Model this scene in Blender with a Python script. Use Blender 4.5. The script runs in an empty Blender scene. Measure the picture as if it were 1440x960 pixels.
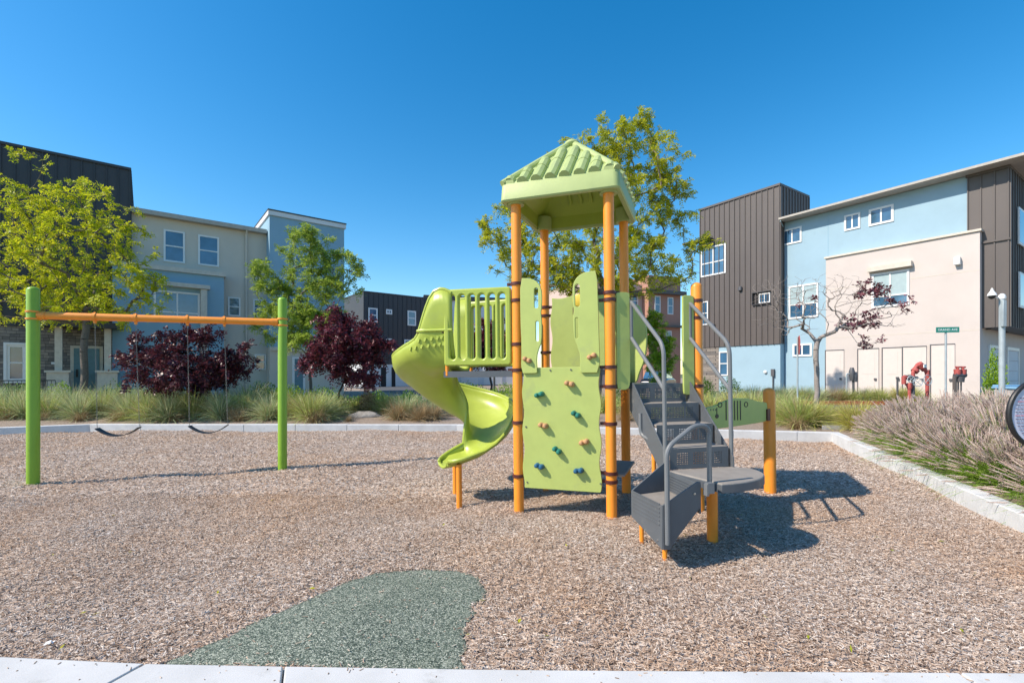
import bpy, bmesh, math, random
import numpy as np
from mathutils import Vector, Matrix
R = math.radians
PI = math.pi
rnd = random.Random(7)
rng = np.random.default_rng(11)
scene = bpy.context.scene
COL = scene.collection
F_PX, CX, HY, CAMH = 665.0, 720.0, 525.0, 1.66

def at(px, py, Y):
    return Vector(((px - CX) / F_PX * Y, Y, CAMH - (py - HY) / F_PX * Y))

# ------------------------------------------------------------------ objects
def tag(o, label=None, cat=None, group=None, kind=None):
    if label: o['label'] = label
    if cat: o['category'] = cat
    if group: o['group'] = group
    if kind: o['kind'] = kind
    return o

def thing(name, label, cat, loc=(0, 0, 0), rz=0.0, group=None):
    o = bpy.data.objects.new(name, None)
    o.empty_display_size = 0.2
    o.location = loc
    o.rotation_euler = (0, 0, rz)
    COL.objects.link(o)
    return tag(o, label, cat, group)

WORLD = {}
def link(name, me, mat, parent=None):
    if mat is not None:
        me.materials.clear()
        for m_ in (mat if isinstance(mat, (list, tuple)) else [mat]):
            me.materials.append(m_)
    o = bpy.data.objects.new(name, me)
    COL.objects.link(o)
    if parent is not None:
        o.parent = parent
        # geometry is written in world space: undo the parents' transform
        o.matrix_parent_inverse = wmat(parent).inverted()
    return o

def wmat(o):
    m_ = Matrix.Translation(o.location) @ o.rotation_euler.to_matrix().to_4x4() @ Matrix.Diagonal((*o.scale, 1))
    if o.parent is not None:
        return wmat(o.parent) @ o.matrix_parent_inverse @ m_
    return m_

def copy_tree(o, parent=None):
    c = o.copy()
    COL.objects.link(c)
    if parent is not None:
        c.parent = parent
        c.matrix_parent_inverse = o.matrix_parent_inverse.copy()
    for ch in list(o.children):
        copy_tree(ch, c)
    return c

class MB:
    def __init__(s):
        s.v, s.f = [], []
    def add(s, vs, fs):
        b = len(s.v)
        s.v += [tuple(p) for p in vs]
        s.f += [tuple(i + b for i in f) for f in fs]
    def hexa(s, p):
        s.add(p, [(0, 3, 2, 1), (4, 5, 6, 7), (0, 1, 5, 4), (1, 2, 6, 5), (2, 3, 7, 6), (3, 0, 4, 7)])
    def box(s, c, size, rz=0.0):
        hx, hy, hz = size[0] / 2, size[1] / 2, size[2] / 2
        ca, sa = math.cos(rz), math.sin(rz)
        p = []
        for z in (-hz, hz):
            for x, y in ((-hx, -hy), (hx, -hy), (hx, hy), (-hx, hy)):
                p.append((c[0] + x * ca - y * sa, c[1] + x * sa + y * ca, c[2] + z))
        s.hexa(p)
    def bar(s, a, b, w, t, up=(0, 0, 1)):
        a, b = Vector(a), Vector(b)
        d = (b - a).normalized()
        u = Vector(up)
        sd = d.cross(u).normalized()
        u = sd.cross(d).normalized()
        p = []
        for e in (a, b):
            for i, j in ((-1, -1), (1, -1), (1, 1), (-1, 1)):
                p.append(e + sd * (w / 2 * i) + u * (t / 2 * j))
        s.hexa(p)
    def prism(s, poly, z0, z1):
        n = len(poly)
        vs = [(x, y, z0) for x, y in poly] + [(x, y, z1) for x, y in poly]
        fs = [tuple(range(n))[::-1], tuple(range(n, 2 * n))]
        for i in range(n):
            j = (i + 1) % n
            fs.append((i, j, n + j, n + i))
        s.add(vs, fs)
    def tube(s, path, r, n=10, cap=True):
        path = [Vector(p) for p in path]
        rs = r if isinstance(r, (list, tuple)) else [r] * len(path)
        t0 = (path[1] - path[0]).normalized()
        ref = Vector((0, 0, 1)) if abs(t0.z) < .9 else Vector((1, 0, 0))
        nx = t0.cross(ref).normalized()
        vs, fs = [], []
        m = len(path)
        for i, p in enumerate(path):
            if i == 0: t = t0
            elif i == m - 1: t = (path[i] - path[i - 1]).normalized()
            else: t = ((path[i + 1] - path[i]).normalized() + (path[i] - path[i - 1]).normalized()).normalized()
            nx = (nx - t * nx.dot(t)).normalized()
            ny = t.cross(nx)
            for k in range(n):
                a = 2 * PI * k / n
                vs.append(p + (nx * math.cos(a) + ny * math.sin(a)) * rs[i])
        for i in range(m - 1):
            for k in range(n):
                k2 = (k + 1) % n
                fs.append((i * n + k, i * n + k2, (i + 1) * n + k2, (i + 1) * n + k))
        if cap:
            fs.append(tuple(range(n))[::-1])
            fs.append(tuple(range((m - 1) * n, m * n)))
        s.add(vs, fs)
    def lathe(s, prof, c=(0, 0, 0), n=20, ax=None):
        # prof: (r, z) list; about Z through c
        vs, fs = [], []
        for r_, z in prof:
            for k in range(n):
                a = 2 * PI * k / n
                vs.append((c[0] + r_ * math.cos(a), c[1] + r_ * math.sin(a), c[2] + z))
        m = len(prof)
        for i in range(m - 1):
            for k in range(n):
                k2 = (k + 1) % n
                fs.append((i * n + k, i * n + k2, (i + 1) * n + k2, (i + 1) * n + k))
        fs.append(tuple(range(n))[::-1])
        fs.append(tuple(range((m - 1) * n, m * n)))
        if ax is not None:
            q = Vector((0, 0, 1)).rotation_difference(Vector(ax))
            cc = Vector(c)
            vs = [cc + q @ (Vector(v) - cc) for v in vs]
        s.add(vs, fs)
    def ball(s, c, r, n=12, m=8, sc=(1, 1, 1)):
        vs, fs = [], []
        for i in range(m + 1):
            th = PI * i / m
            for k in range(n):
                a = 2 * PI * k / n
                vs.append((c[0] + sc[0] * r * math.sin(th) * math.cos(a), c[1] + sc[1] * r * math.sin(th) * math.sin(a), c[2] + sc[2] * r * math.cos(th)))
        for i in range(m):
            for k in range(n):
                k2 = (k + 1) % n
                fs.append((i * n + k, (i + 1) * n + k, (i + 1) * n + k2, i * n + k2))
        s.add(vs, fs)
    def mesh(s, name, smooth=True, ang=35):
        me = bpy.data.meshes.new(name)
        me.from_pydata(s.v, [], s.f)
        me.update()
        if smooth:
            me.polygons.foreach_set('use_smooth', [True] * len(me.polygons))
            me.set_sharp_from_angle(angle=R(ang))
        return me
    def build(s, name, mat, parent=None, smooth=True, ang=35, bevel=0.0, label=None):
        o = link(name, s.mesh(name, smooth, ang), mat, parent)
        if bevel:
            b = o.modifiers.new('bevel', 'BEVEL')
            b.width = bevel; b.segments = 2; b.limit_method = 'ANGLE'; b.angle_limit = R(40)
        if label: o['label'] = label
        return o

def np_mesh(name, V, Fc, smooth=False):
    me = bpy.data.meshes.new(name)
    V = np.asarray(V, dtype=np.float32); Fc = np.asarray(Fc, dtype=np.int32)
    k = Fc.shape[1]
    me.vertices.add(len(V)); me.vertices.foreach_set('co', V.ravel())
    me.loops.add(Fc.size); me.loops.foreach_set('vertex_index', Fc.ravel())
    me.polygons.add(len(Fc))
    me.polygons.foreach_set('loop_start', np.arange(0, Fc.size, k, dtype=np.int32))
    if smooth:
        me.polygons.foreach_set('use_smooth', np.ones(len(Fc), dtype=bool))
    me.update(calc_edges=True)
    return me

def fillet(pts, r, n=6):
    pts = [Vector(p) for p in pts]
    out = [pts[0]]
    for i in range(1, len(pts) - 1):
        a, b, c = pts[i - 1], pts[i], pts[i + 1]
        rr = min(r, (a - b).length * .48, (c - b).length * .48)
        p0 = b + (a - b).normalized() * rr
        p2 = b + (c - b).normalized() * rr
        for k in range(n + 1):
            t = k / n
            out.append(p0 * (1 - t) ** 2 + b * 2 * t * (1 - t) + p2 * t * t)
    out.append(pts[-1])
    return out

def curve_mesh(name, splines, thick, bevel):
    cu = bpy.data.curves.new(name, 'CURVE')
    cu.dimensions = '2D'; cu.fill_mode = 'BOTH'
    cu.extrude = max(thick / 2 - bevel, 0.0005); cu.bevel_depth = bevel; cu.bevel_resolution = 2; cu.offset = -bevel
    for sp in splines:
        s = cu.splines.new('POLY')
        s.points.add(len(sp) - 1)
        for p, (x, y) in zip(s.points, sp): p.co = (x, y, 0, 1)
        s.use_cyclic_u = True
    return conv(cu, name)

def conv(cu, name):
    o = bpy.data.objects.new('tmp', cu)
    COL.objects.link(o)
    dg = bpy.context.evaluated_depsgraph_get()
    me = bpy.data.meshes.new_from_object(o.evaluated_get(dg))
    me.name = name
    COL.objects.unlink(o)
    bpy.data.objects.remove(o)
    bpy.data.curves.remove(cu)
    me.polygons.foreach_set('use_smooth', [True] * len(me.polygons))
    me.set_sharp_from_angle(angle=R(40))
    return me

def frame_mtx(o, xdir, ydir=(0, 0, 1)):
    x = Vector(xdir).normalized(); y = Vector(ydir).normalized()
    z = x.cross(y).normalized()
    y = z.cross(x)
    m = Matrix.Identity(4)
    for i in range(3):
        m[i][0], m[i][1], m[i][2], m[i][3] = x[i], y[i], z[i], o[i]
    return m

def plate(name, outline, holes, thick, mat, parent, mtx, bevel=.006, label=None):
    me = curve_mesh(name, [outline] + list(holes), thick, bevel)
    me.transform(mtx)
    o = link(name, me, mat, parent)
    if label: o['label'] = label
    return o

def text_mesh(name, txt, size, mtx, extrude=.002, align='CENTER'):
    cu = bpy.data.curves.new(name, 'FONT')
    cu.body = txt; cu.size = size; cu.extrude = extrude
    cu.align_x = align; cu.align_y = 'CENTER'
    me = conv(cu, name)
    me.transform(mtx)
    return me

def rrect(x0, y0, x1, y1, r, n=5):
    r = min(r, abs(x1 - x0) / 2 * .999, abs(y1 - y0) / 2 * .999)
    out = []
    for cx, cy, a0 in ((x1 - r, y0 + r, -90), (x1 - r, y1 - r, 0), (x0 + r, y1 - r, 90), (x0 + r, y0 + r, 180)):
        for k in range(n + 1):
            a = R(a0 + 90 * k / n)
            out.append((cx + r * math.cos(a), cy + r * math.sin(a)))
    return out

def smooth_poly(pts, n=2):
    # Chaikin, closed
    for _ in range(n):
        q = []
        for i in range(len(pts)):
            a, b = pts[i], pts[(i + 1) % len(pts)]
            q.append((a[0] * .75 + b[0] * .25, a[1] * .75 + b[1] * .25))
            q.append((a[0] * .25 + b[0] * .75, a[1] * .25 + b[1] * .75))
        pts = q
    return pts

def wavy(x0, y0, x1, y1, amp, sides='LR', nw=3.0, r=.04):
    # rectangle with wavy chosen sides
    out = []
    N = 28
    for k in range(N):                       # bottom, left to right
        t = k / N; out.append((x0 + (x1 - x0) * t, y0 + (amp * math.sin(t * 2 * PI * 2) if 'B' in sides else 0)))
    for k in range(N):
        t = k / N; out.append((x1 + (amp * math.sin(t * 2 * PI * nw) if 'R' in sides else 0), y0 + (y1 - y0) * t))
    for k in range(N):
        t = k / N; out.append((x1 + (x0 - x1) * t, y1 + (amp * math.sin(t * 2 * PI * 2) if 'T' in sides else 0)))
    for k in range(N):
        t = k / N; out.append((x0 + (amp * math.sin(t * 2 * PI * nw + .5) - amp * math.sin(.5) if 'L' in sides else 0), y1 + (y0 - y1) * t))
    return smooth_poly(out, 1)

# ---------------------------------------------------------------- materials
def lin(c):
    c = c.lstrip('#')
    v = [int(c[i:i + 2], 16) / 255 for i in (0, 2, 4)]
    return tuple((x / 12.92 if x <= .04045 else ((x + .055) / 1.055) ** 2.4) for x in v)

class NT:
    def __init__(s, name):
        s.m = bpy.data.materials.new(name); s.m.use_nodes = True
        s.t = s.m.node_tree; s.n = s.t.nodes; s.l = s.t.links
        s.b = s.n['Principled BSDF']; s.out = s.n['Material Output']
    def N(s, typ, **kw):
        n = s.n.new(typ)
        for k, v in kw.items():
            if k.startswith('i_'):
                n.inputs[k[2:].replace('_', ' ')].default_value = v
            else: setattr(n, k, v)
        return n
    def L(s, a, b): s.l.new(a, b)
    def ramp(s, fac, stops):
        r = s.n.new('ShaderNodeValToRGB')
        e = r.color_ramp.elements
        while len(e) < len(stops): e.new(.5)
        for el, (p, c) in zip(e, stops):
            el.position = p; el.color = (*c, 1)
        s.L(fac, r.inputs[0])
        return r.outputs[0]
    def coord(s, scale=(1, 1, 1), kind='Object'):
        tc = s.n.new('ShaderNodeTexCoord'); mp = s.n.new('ShaderNodeMapping')
        mp.inputs['Scale'].default_value = scale
        s.L(tc.outputs[kind], mp.inputs[0])
        return mp.outputs[0]
    def noise(s, vec, scale, detail=4, rough=.55):
        n = s.N('ShaderNodeTexNoise', i_Scale=scale, i_Detail=detail, i_Roughness=rough)
        s.L(vec, n.inputs['Vector'])
        return n.outputs['Fac']
    def bump(s, h, strength, dist=.01):
        b = s.N('ShaderNodeBump', i_Strength=strength, i_Distance=dist)
        s.L(h, b.inputs['Height']); s.L(b.outputs[0], s.b.inputs['Normal'])

def mul(c, k): return tuple(min(1, max(0, x * k)) for x in c)

def mat(name, col, rough=.5, metal=0.0, var=.12, nscale=6.0, bump=0.0, bscale=60.0, bdist=.004, spec=.5, streak=False, dirt=None):
    t = NT(name)
    v = t.coord((1, 1, .25) if streak else (1, 1, 1))
    n1 = t.noise(v, nscale, 6, .62)
    c = t.ramp(n1, [(.3, mul(col, 1 - var)), (.5, col), (.72, mul(col, 1 + var))])
    if dirt:
        n2 = t.noise(t.coord(), dirt[1], 8, .7)
        f = t.ramp(n2, [(dirt[2], (0, 0, 0)), (min(1, dirt[2] + .2), (1, 1, 1))])
        mx = t.N('ShaderNodeMix', data_type='RGBA')
        t.L(f, mx.inputs['Factor']); t.L(c, mx.inputs['A']); mx.inputs['B'].default_value = (*dirt[0], 1)
        c = mx.outputs['Result']
    t.L(c, t.b.inputs['Base Color'])
    rr = t.N('ShaderNodeMapRange'); rr.inputs['To Min'].default_value = max(0, rough - .08); rr.inputs['To Max'].default_value = min(1, rough + .1)
    t.L(n1, rr.inputs[0]); t.L(rr.outputs[0], t.b.inputs['Roughness'])
    t.b.inputs['Metallic'].default_value = metal
    t.b.inputs['Specular IOR Level'].default_value = spec
    if bump:
        t.bump(t.noise(t.coord(), bscale, 5, .6), bump, bdist)
    return t.m

M = {}
M['panel'] = mat('panel_green_plastic', (.40, .475, .135), .5, var=.05, bump=.08, bscale=220, bdist=.001, dirt=((.33, .385, .15), 3.5, .57))
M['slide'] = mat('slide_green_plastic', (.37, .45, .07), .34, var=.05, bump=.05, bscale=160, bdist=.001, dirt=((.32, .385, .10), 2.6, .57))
M['roofgreen'] = mat('roof_green_plastic', (.38, .46, .185), .5, var=.06, bump=.05, bscale=140, bdist=.001, dirt=((.33, .385, .2), 4, .56))
M['orange'] = mat('orange_coated_steel', (.86, .285, .030), .40, var=.05, bump=.04, bscale=200, bdist=.001, dirt=((.72, .30, .08), 5, .63))
M['lime'] = mat('lime_coated_steel', (.22, .40, .028), .38, var=.05)
M['maroon'] = mat('maroon_coated_clamp', (.085, .020, .017), .42, var=.15)
M['bolt'] = mat('steel_bolt', (.45, .44, .42), .35, .9)
M['grey'] = mat('grey_coated_steel', (.092, .104, .118), .48, var=.08, bump=.1, bscale=120, bdist=.001, dirt=((.2, .19, .18), 7, .6))
M['deck'] = mat('grey_deck_coating', (.25, .225, .20), .7, var=.12, nscale=9, bump=.2, bscale=200, bdist=.001)
M['pipe'] = mat('grey_handrail', (.15, .16, .17), .42, var=.06)
M['chain'] = mat('galvanised_chain', (.26, .25, .24), .5, .7)
M['rubber'] = mat('black_rubber', (.02, .022, .026), .55, var=.1)
M['tan'] = mat('tan_grip', (.50, .27, .13), .6)
M['teal'] = mat('teal_grip', (.008, .17, .13), .5)
M['blue'] = mat('blue_grip', (.012, .10, .20), .5)
M['black'] = mat('black_paint', (.015, .015, .017), .45)
M['dark'] = mat('dark_void', (.02, .02, .022), .8)
M['white'] = mat('white_trim', (.74, .74, .73), .5, var=.04)
M['kerb'] = mat('concrete_kerb', (.56, .57, .575), .85, var=.13, nscale=3, bump=.35, bscale=90, bdist=.004, dirt=((.40, .385, .36), 6, .60))
M['walk'] = mat('concrete_walk', (.53, .53, .525), .85, var=.1, nscale=2.2, bump=.3, bscale=140, bdist=.003, dirt=((.33, .32, .30), 4, .58))
M['asphalt'] = mat('asphalt', (.075, .078, .083), .9, var=.2, bump=.3, bscale=150)
M['redkerb'] = mat('red_kerb_paint', (.36, .085, .04), .75, var=.25, nscale=12)
M['soil'] = mat('bed_mulch', (.29, .225, .175), .95, var=.35, nscale=22, bump=.9, bscale=45, bdist=.03)
M['earth'] = mat('earth', (.2, .17, .13), .95, var=.3)
M['lawn'] = mat('far_ground', (.10, .12, .05), .95, var=.4, nscale=2)
def stucco(name, c, var=.05): return mat(name, c, .92, var=var, nscale=.9, bump=.35, bscale=55, bdist=.01, dirt=(mul(c, .84), .7, .62))
M['blue_wall'] = stucco('blue_stucco', (.29, .43, .52))
M['blue_wall_deep'] = stucco('deep_blue_stucco', (.235, .40, .51))
M['beige_wall'] = stucco('pale_beige_stucco', (.545, .485, .455))
M['bark_pale'] = mat('pale_grey_bark', (.27, .235, .215), .95, var=.25, nscale=18)
M['tan_wall'] = stucco('grey_beige_stucco', (.58, .525, .45))
M['tan_trim'] = mat('beige_trim', (.58, .53, .46), .8)
M['brick_wall'] = stucco('terracotta_stucco', (.42, .22, .165))
M['pink_wall'] = stucco('pale_pink_stucco', (.55, .42, .36))
M['pale_wall'] = stucco('pale_grey_wall', (.66, .68, .70))
M['clad'] = mat('brown_metal_cladding', (.098, .083, .078), .5, var=.07, nscale=1.5, streak=True)
M['clad_dark'] = mat('dark_metal_cladding', (.042, .042, .048), .5, var=.08, nscale=1.5, streak=True)
M['eave'] = mat('eave_board', (.40, .37, .33), .6)
M['door'] = mat('utility_door_paint', (.60, .535, .50), .7, var=.03)
M['door_blue'] = mat('teal_door_paint', (.10, .21, .25), .5)
M['bark'] = mat('grey_bark', (.15, .125, .105), .95, var=.3, nscale=18, bump=.6, bscale=40, bdist=.02)
M['bark_dark'] = mat('dark_bark', (.06, .045, .045), .95, var=.3, nscale=18)
M['signgreen'] = mat('street_sign_green', (.0, .20, .16), .4, var=.03)
M['signwhite'] = mat('sign_white', (.75, .78, .78), .45, var=.02)
M['signface'] = mat('sign_face', (.50, .53, .66), .35, var=.03)
M['signlilac'] = mat('sign_face_lilac', (.60, .55, .70), .35, var=.03)
M['ink'] = mat('sign_ink', (.10, .09, .16), .5)
M['inkred'] = mat('sign_ink_red', (.42, .08, .16), .5)
M['galv'] = mat('galvanised_pole', (.36, .42, .45), .5, .2)
M['firered'] = mat('fire_red_paint', (.42, .085, .075), .6, var=.25)
M['firedark'] = mat('valve_grey', (.12, .12, .13), .5, .4)
M['bin'] = mat('grey_bin_plastic', (.36, .36, .36), .5)
M['binlid'] = mat('blue_bin_lid', (.17, .34, .50), .45)
M['yellow'] = mat('yellow_paint', (.72, .50, .06), .5)
M['paper'] = mat('white_paper', (.8, .8, .8), .7)
M['carpaint'] = mat('dark_car_paint', (.012, .014, .02), .2, .3)

def glass(name, tint=(.02, .03, .035), rough=.04):
    t = NT(name)
    v = t.coord()
    n = t.noise(v, 1.3, 3)
    t.L(t.ramp(n, [(.35, tint), (.7, mul(tint, 1.8))]), t.b.inputs['Base Color'])
    t.b.inputs['Roughness'].default_value = rough
    t.b.inputs['Specular IOR Level'].default_value = 1.0
    t.b.inputs['IOR'].default_value = 1.6
    t.bump(t.noise(v, .9, 2), .04, .05)
    return t.m
M['glass'] = glass('window_glass', (.03, .085, .15))
M['blind'] = mat('pale_roller_blind', (.34, .44, .46), .3, var=.06, spec=.9)

def stone(name):
    t = NT(name)
    tc = t.n.new('ShaderNodeTexCoord')
    sep = t.n.new('ShaderNodeSeparateXYZ'); t.L(tc.outputs['Object'], sep.inputs[0])
    add = t.N('ShaderNodeMath', operation='ADD'); t.L(sep.outputs[0], add.inputs[0]); t.L(sep.outputs[1], add.inputs[1])
    comb = t.n.new('ShaderNodeCombineXYZ'); t.L(add.outputs[0], comb.inputs[0]); t.L(sep.outputs[2], comb.inputs[1])
    br = t.N('ShaderNodeTexBrick', offset=.37, squash=.7, squash_frequency=3)
    br.inputs['Scale'].default_value = 1
    br.inputs['Brick Width'].default_value = .42; br.inputs['Row Height'].default_value = .13
    br.inputs['Mortar Size'].default_value = .008
    br.inputs['Color1'].default_value = (.34, .30, .26, 1); br.inputs['Color2'].default_value = (.15, .14, .135, 1)
    br.inputs['Mortar'].default_value = (.06, .055, .05, 1)
    t.L(comb.outputs[0], br.inputs['Vector'])
    mx = t.N('ShaderNodeMix', data_type='RGBA', blend_type='MULTIPLY'); mx.inputs['Factor'].default_value = .6
    t.L(br.outputs['Color'], mx.inputs['A'])
    t.L(t.ramp(t.noise(t.coord(), 9, 5), [(.3, (.55, .5, .48)), (.7, (1, 1, 1))]), mx.inputs['B'])
    t.L(mx.outputs['Result'], t.b.inputs['Base Color'])
    t.b.inputs['Roughness'].default_value = .9
    t.bump(br.outputs['Fac'], -.6, .02)
    return t.m
M['stone'] = stone('stacked_stone')

def island(name, stops, rough=.8, trans=0.0, nz=0.0, spec=.3):
    """colour per leaf / chip / blade by random-per-island"""
    t = NT(name)
    g = t.n.new('ShaderNodeNewGeometry')
    f = g.outputs['Random Per Island']
    if nz:
        mr = t.N('ShaderNodeMath', operation='MULTIPLY_ADD'); mr.inputs[1].default_value = 1 - nz
        n = t.noise(t.coord(), .9, 3)
        ml = t.N('ShaderNodeMath', operation='MULTIPLY'); ml.inputs[1].default_value = nz
        t.L(n, ml.inputs[0]); t.L(f, mr.inputs[0]); t.L(ml.outputs[0], mr.inputs[2])
        f = mr.outputs[0]
    c = t.ramp(f, stops)
    t.L(c, t.b.inputs['Base Color'])
    t.b.inputs['Roughness'].default_value = rough
    t.b.inputs['Specular IOR Level'].default_value = spec
    if trans:
        tr = t.n.new('ShaderNodeBsdfTranslucent'); t.L(c, tr.inputs[0])
        mx = t.n.new('ShaderNodeMixShader'); mx.inputs[0].default_value = trans
        t.L(t.b.outputs[0], mx.inputs[1]); t.L(tr.outputs[0], mx.inputs[2]); t.L(mx.outputs[0], t.out.inputs[0])
    return t.m
CHIP = [(0, (.14, .09, .062)), (.15, (.275, .192, .143)), (.42, (.42, .315, .246)), (.66, (.515, .415, .345)), (.86, (.60, .515, .445)), (1, (.72, .66, .61))]
M['chip'] = island('wood_chip', CHIP, .85)
def chip_tint(m):
    """older grey chips with fresher orange-brown drifts (a real colour difference in the fill)"""
    t = m.node_tree; b = t.nodes['Principled BSDF']
    src = b.inputs['Base Color'].links[0].from_socket
    tc = t.nodes.new('ShaderNodeTexCoord'); n = t.nodes.new('ShaderNodeTexNoise')
    n.inputs['Scale'].default_value = .42; n.inputs['Detail'].default_value = 5; n.inputs['Roughness'].default_value = .62
    t.links.new(tc.outputs['Object'], n.inputs['Vector'])
    r = t.nodes.new('ShaderNodeValToRGB'); r.color_ramp.elements[0].position = .42; r.color_ramp.elements[1].position = .68
    r.color_ramp.elements[0].color = (.97, .97, .97, 1); r.color_ramp.elements[1].color = (1.0, .80, .60, 1)
    t.links.new(n.outputs['Fac'], r.inputs[0])
    mx = t.nodes.new('ShaderNodeMix'); mx.data_type = 'RGBA'; mx.blend_type = 'MULTIPLY'; mx.inputs['Factor'].default_value = .9
    t.links.new(src, mx.inputs['A']); t.links.new(r.outputs[0], mx.inputs['B']); t.links.new(mx.outputs['Result'], b.inputs['Base Color'])
chip_tint(M['chip'])
M['leaf_yel'] = island('yellow_green_leaf', [(0, (.18, .27, .016)), (.35, (.40, .48, .02)), (.7, (.62, .62, .03)), (1, (.80, .66, .06))], .5, .5, .35)
M['leaf_big'] = island('olive_green_leaf', [(0, (.14, .20, .03)), (.3, (.32, .38, .032)), (.65, (.56, .56, .036)), (1, (.74, .62, .06))], .5, .5, .4)
M['leaf_mid'] = island('fresh_green_leaf', [(0, (.13, .22, .04)), (.5, (.30, .42, .06)), (1, (.48, .55, .10))], .5, .5, .35)
M['leaf_pur'] = island('purple_leaf', [(0, (.028, .012, .018)), (.4, (.085, .022, .036)), (.75, (.21, .04, .058)), (1, (.40, .095, .10))], .42, .22, .35, spec=.4)
M['leaf_pur_shade'] = island('shaded_purple_leaf', [(0, (.02, .009, .013)), (.4, (.058, .016, .025)), (.78, (.14, .03, .042)), (1, (.30, .075, .08))], .42, .2, .35, spec=.4)  # same purple leaf, darkened: the wide tree's own shade is put into the colour
M['leaf_mar'] = island('maroon_leaf', [(0, (.09, .03, .04)), (.6, (.20, .065, .085)), (1, (.34, .15, .16))], .4, .2, .3)
M['leaf_shrub'] = island('shrub_leaf', [(0, (0.051, 0.119, 0.027)), (.5, (0.136, 0.272, 0.051)), (1, (0.289, 0.476, 0.085))], .5, .25, .4)
M['leaf_lime'] = island('bright_shrub_leaf', [(0, (0.084, 0.182, 0.017)), (.5, (0.224, 0.392, 0.028)), (1, (0.476, 0.616, 0.056))], .5, .3, .4)
M['leaf_blue'] = island('bluish_leaf', [(0, (0.104, 0.169, 0.117)), (.5, (0.208, 0.312, 0.221)), (1, (0.338, 0.442, 0.312))], .6, .25, .4)
M['grass_g'] = island('green_grass_blade', [(0, (0.208, 0.299, 0.065)), (.45, (0.390, 0.494, 0.117)), (.8, (0.598, 0.650, 0.234)), (1, (0.806, 0.728, 0.390))], .6, .3)
M['grass_b'] = island('bluish_grass_blade', [(0, (0.225, 0.312, 0.138)), (.45, (0.413, 0.512, 0.250)), (.8, (0.600, 0.650, 0.375)), (1, (0.750, 0.700, 0.450))], .6, .3)
M['grass_y'] = island('golden_grass_blade', [(0, (0.312, 0.360, 0.048)), (.45, (0.552, 0.576, 0.096)), (.8, (0.720, 0.672, 0.216)), (1, (0.816, 0.672, 0.360))], .6, .3)
M['grass_s'] = island('straw_grass_blade', [(0, (.26, .17, .08)), (.5, (.42, .30, .16)), (1, (.58, .46, .28))], .7, .2)
M['grass_d'] = island('deep_grass_blade', [(0, (0.072, 0.156, 0.019)), (.5, (0.180, 0.336, 0.036)), (1, (0.360, 0.504, 0.084))], .6, .3)
M['plume'] = island('pink_grass_plume', [(0, (.45, .33, .28)), (.5, (.62, .48, .42)), (1, (.76, .66, .58))], .8, .35)

def chip_ground():
    t = NT('wood_chip_ground')
    v = t.coord((1, 1, 1))
    wr = t.N('ShaderNodeTexNoise', i_Scale=9.0, i_Detail=2.0); t.L(v, wr.inputs['Vector'])
    ad = t.N('ShaderNodeMix', data_type='RGBA', blend_type='ADD'); ad.inputs['Factor'].default_value = .12
    t.L(v, ad.inputs['A']); t.L(wr.outputs['Color'], ad.inputs['B'])
    mp = t.n.new('ShaderNodeMapping'); mp.inputs['Scale'].default_value = (1, 2.2, 1); t.L(ad.outputs['Result'], mp.inputs[0])
    vo = t.N('ShaderNodeTexVoronoi', i_Scale=24.0); t.L(mp.outputs[0], vo.inputs['Vector'])
    sx = t.n.new('ShaderNodeSeparateColor'); t.L(vo.outputs['Color'], sx.inputs[0])
    c = t.ramp(sx.outputs[0], CHIP)
    big = t.ramp(t.noise(v, .55, 4), [(.3, (.80, .74, .70)), (.55, (1, 1, 1)), (.75, (1.0, .93, .86))])
    mx = t.N('ShaderNodeMix', data_type='RGBA', blend_type='MULTIPLY'); mx.inputs['Factor'].default_value = 1
    t.L(c, mx.inputs['A']); t.L(big, mx.inputs['B'])
    t.L(mx.outputs['Result'], t.b.inputs['Base Color'])
    t.b.inputs['Roughness'].default_value = .95
    t.bump(vo.outputs['Distance'], .9, .02)
    return t.m
M['chipground'] = chip_ground()

def rubber_surf():
    t = NT('green_rubber_granules')
    v = t.coord()
    vo = t.N('ShaderNodeTexVoronoi', i_Scale=150.0); t.L(v, vo.inputs['Vector'])
    sx = t.n.new('ShaderNodeSeparateColor'); t.L(vo.outputs['Color'], sx.inputs[0])
    c = t.ramp(sx.outputs[0], [(0, (.014, .024, .019)), (.28, (.065, .093, .070)), (.52, (.15, .182, .142)), (.78, (.31, .335, .265)), (1, (.58, .58, .48))])
    big = t.ramp(t.noise(v, 2.5, 4), [(.3, (.75, .8, .78)), (.7, (1, 1, 1))])
    mx = t.N('ShaderNodeMix', data_type='RGBA', blend_type='MULTIPLY'); mx.inputs['Factor'].default_value = 1
    t.L(c, mx.inputs['A']); t.L(big, mx.inputs['B'])
    t.L(mx.outputs['Result'], t.b.inputs['Base Color'])
    t.b.inputs['Roughness'].default_value = .85
    t.bump(vo.outputs['Distance'], .8, .006)
    return t.m
M['rubbersurf'] = rubber_surf()

# ------------------------------------------------------------------ camera
cam = bpy.data.cameras.new('camera')
cam.sensor_width = 36.0
cam.lens = 36.0 * F_PX / 1440.0
cam.shift_y = (HY - 480.0) / 1440.0
cam.clip_start = .05; cam.clip_end = 2000
co = bpy.data.objects.new('camera', cam)
co.location = (0, 0, CAMH); co.rotation_euler = (R(90), 0, 0)
COL.objects.link(co)
scene.camera = co

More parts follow.
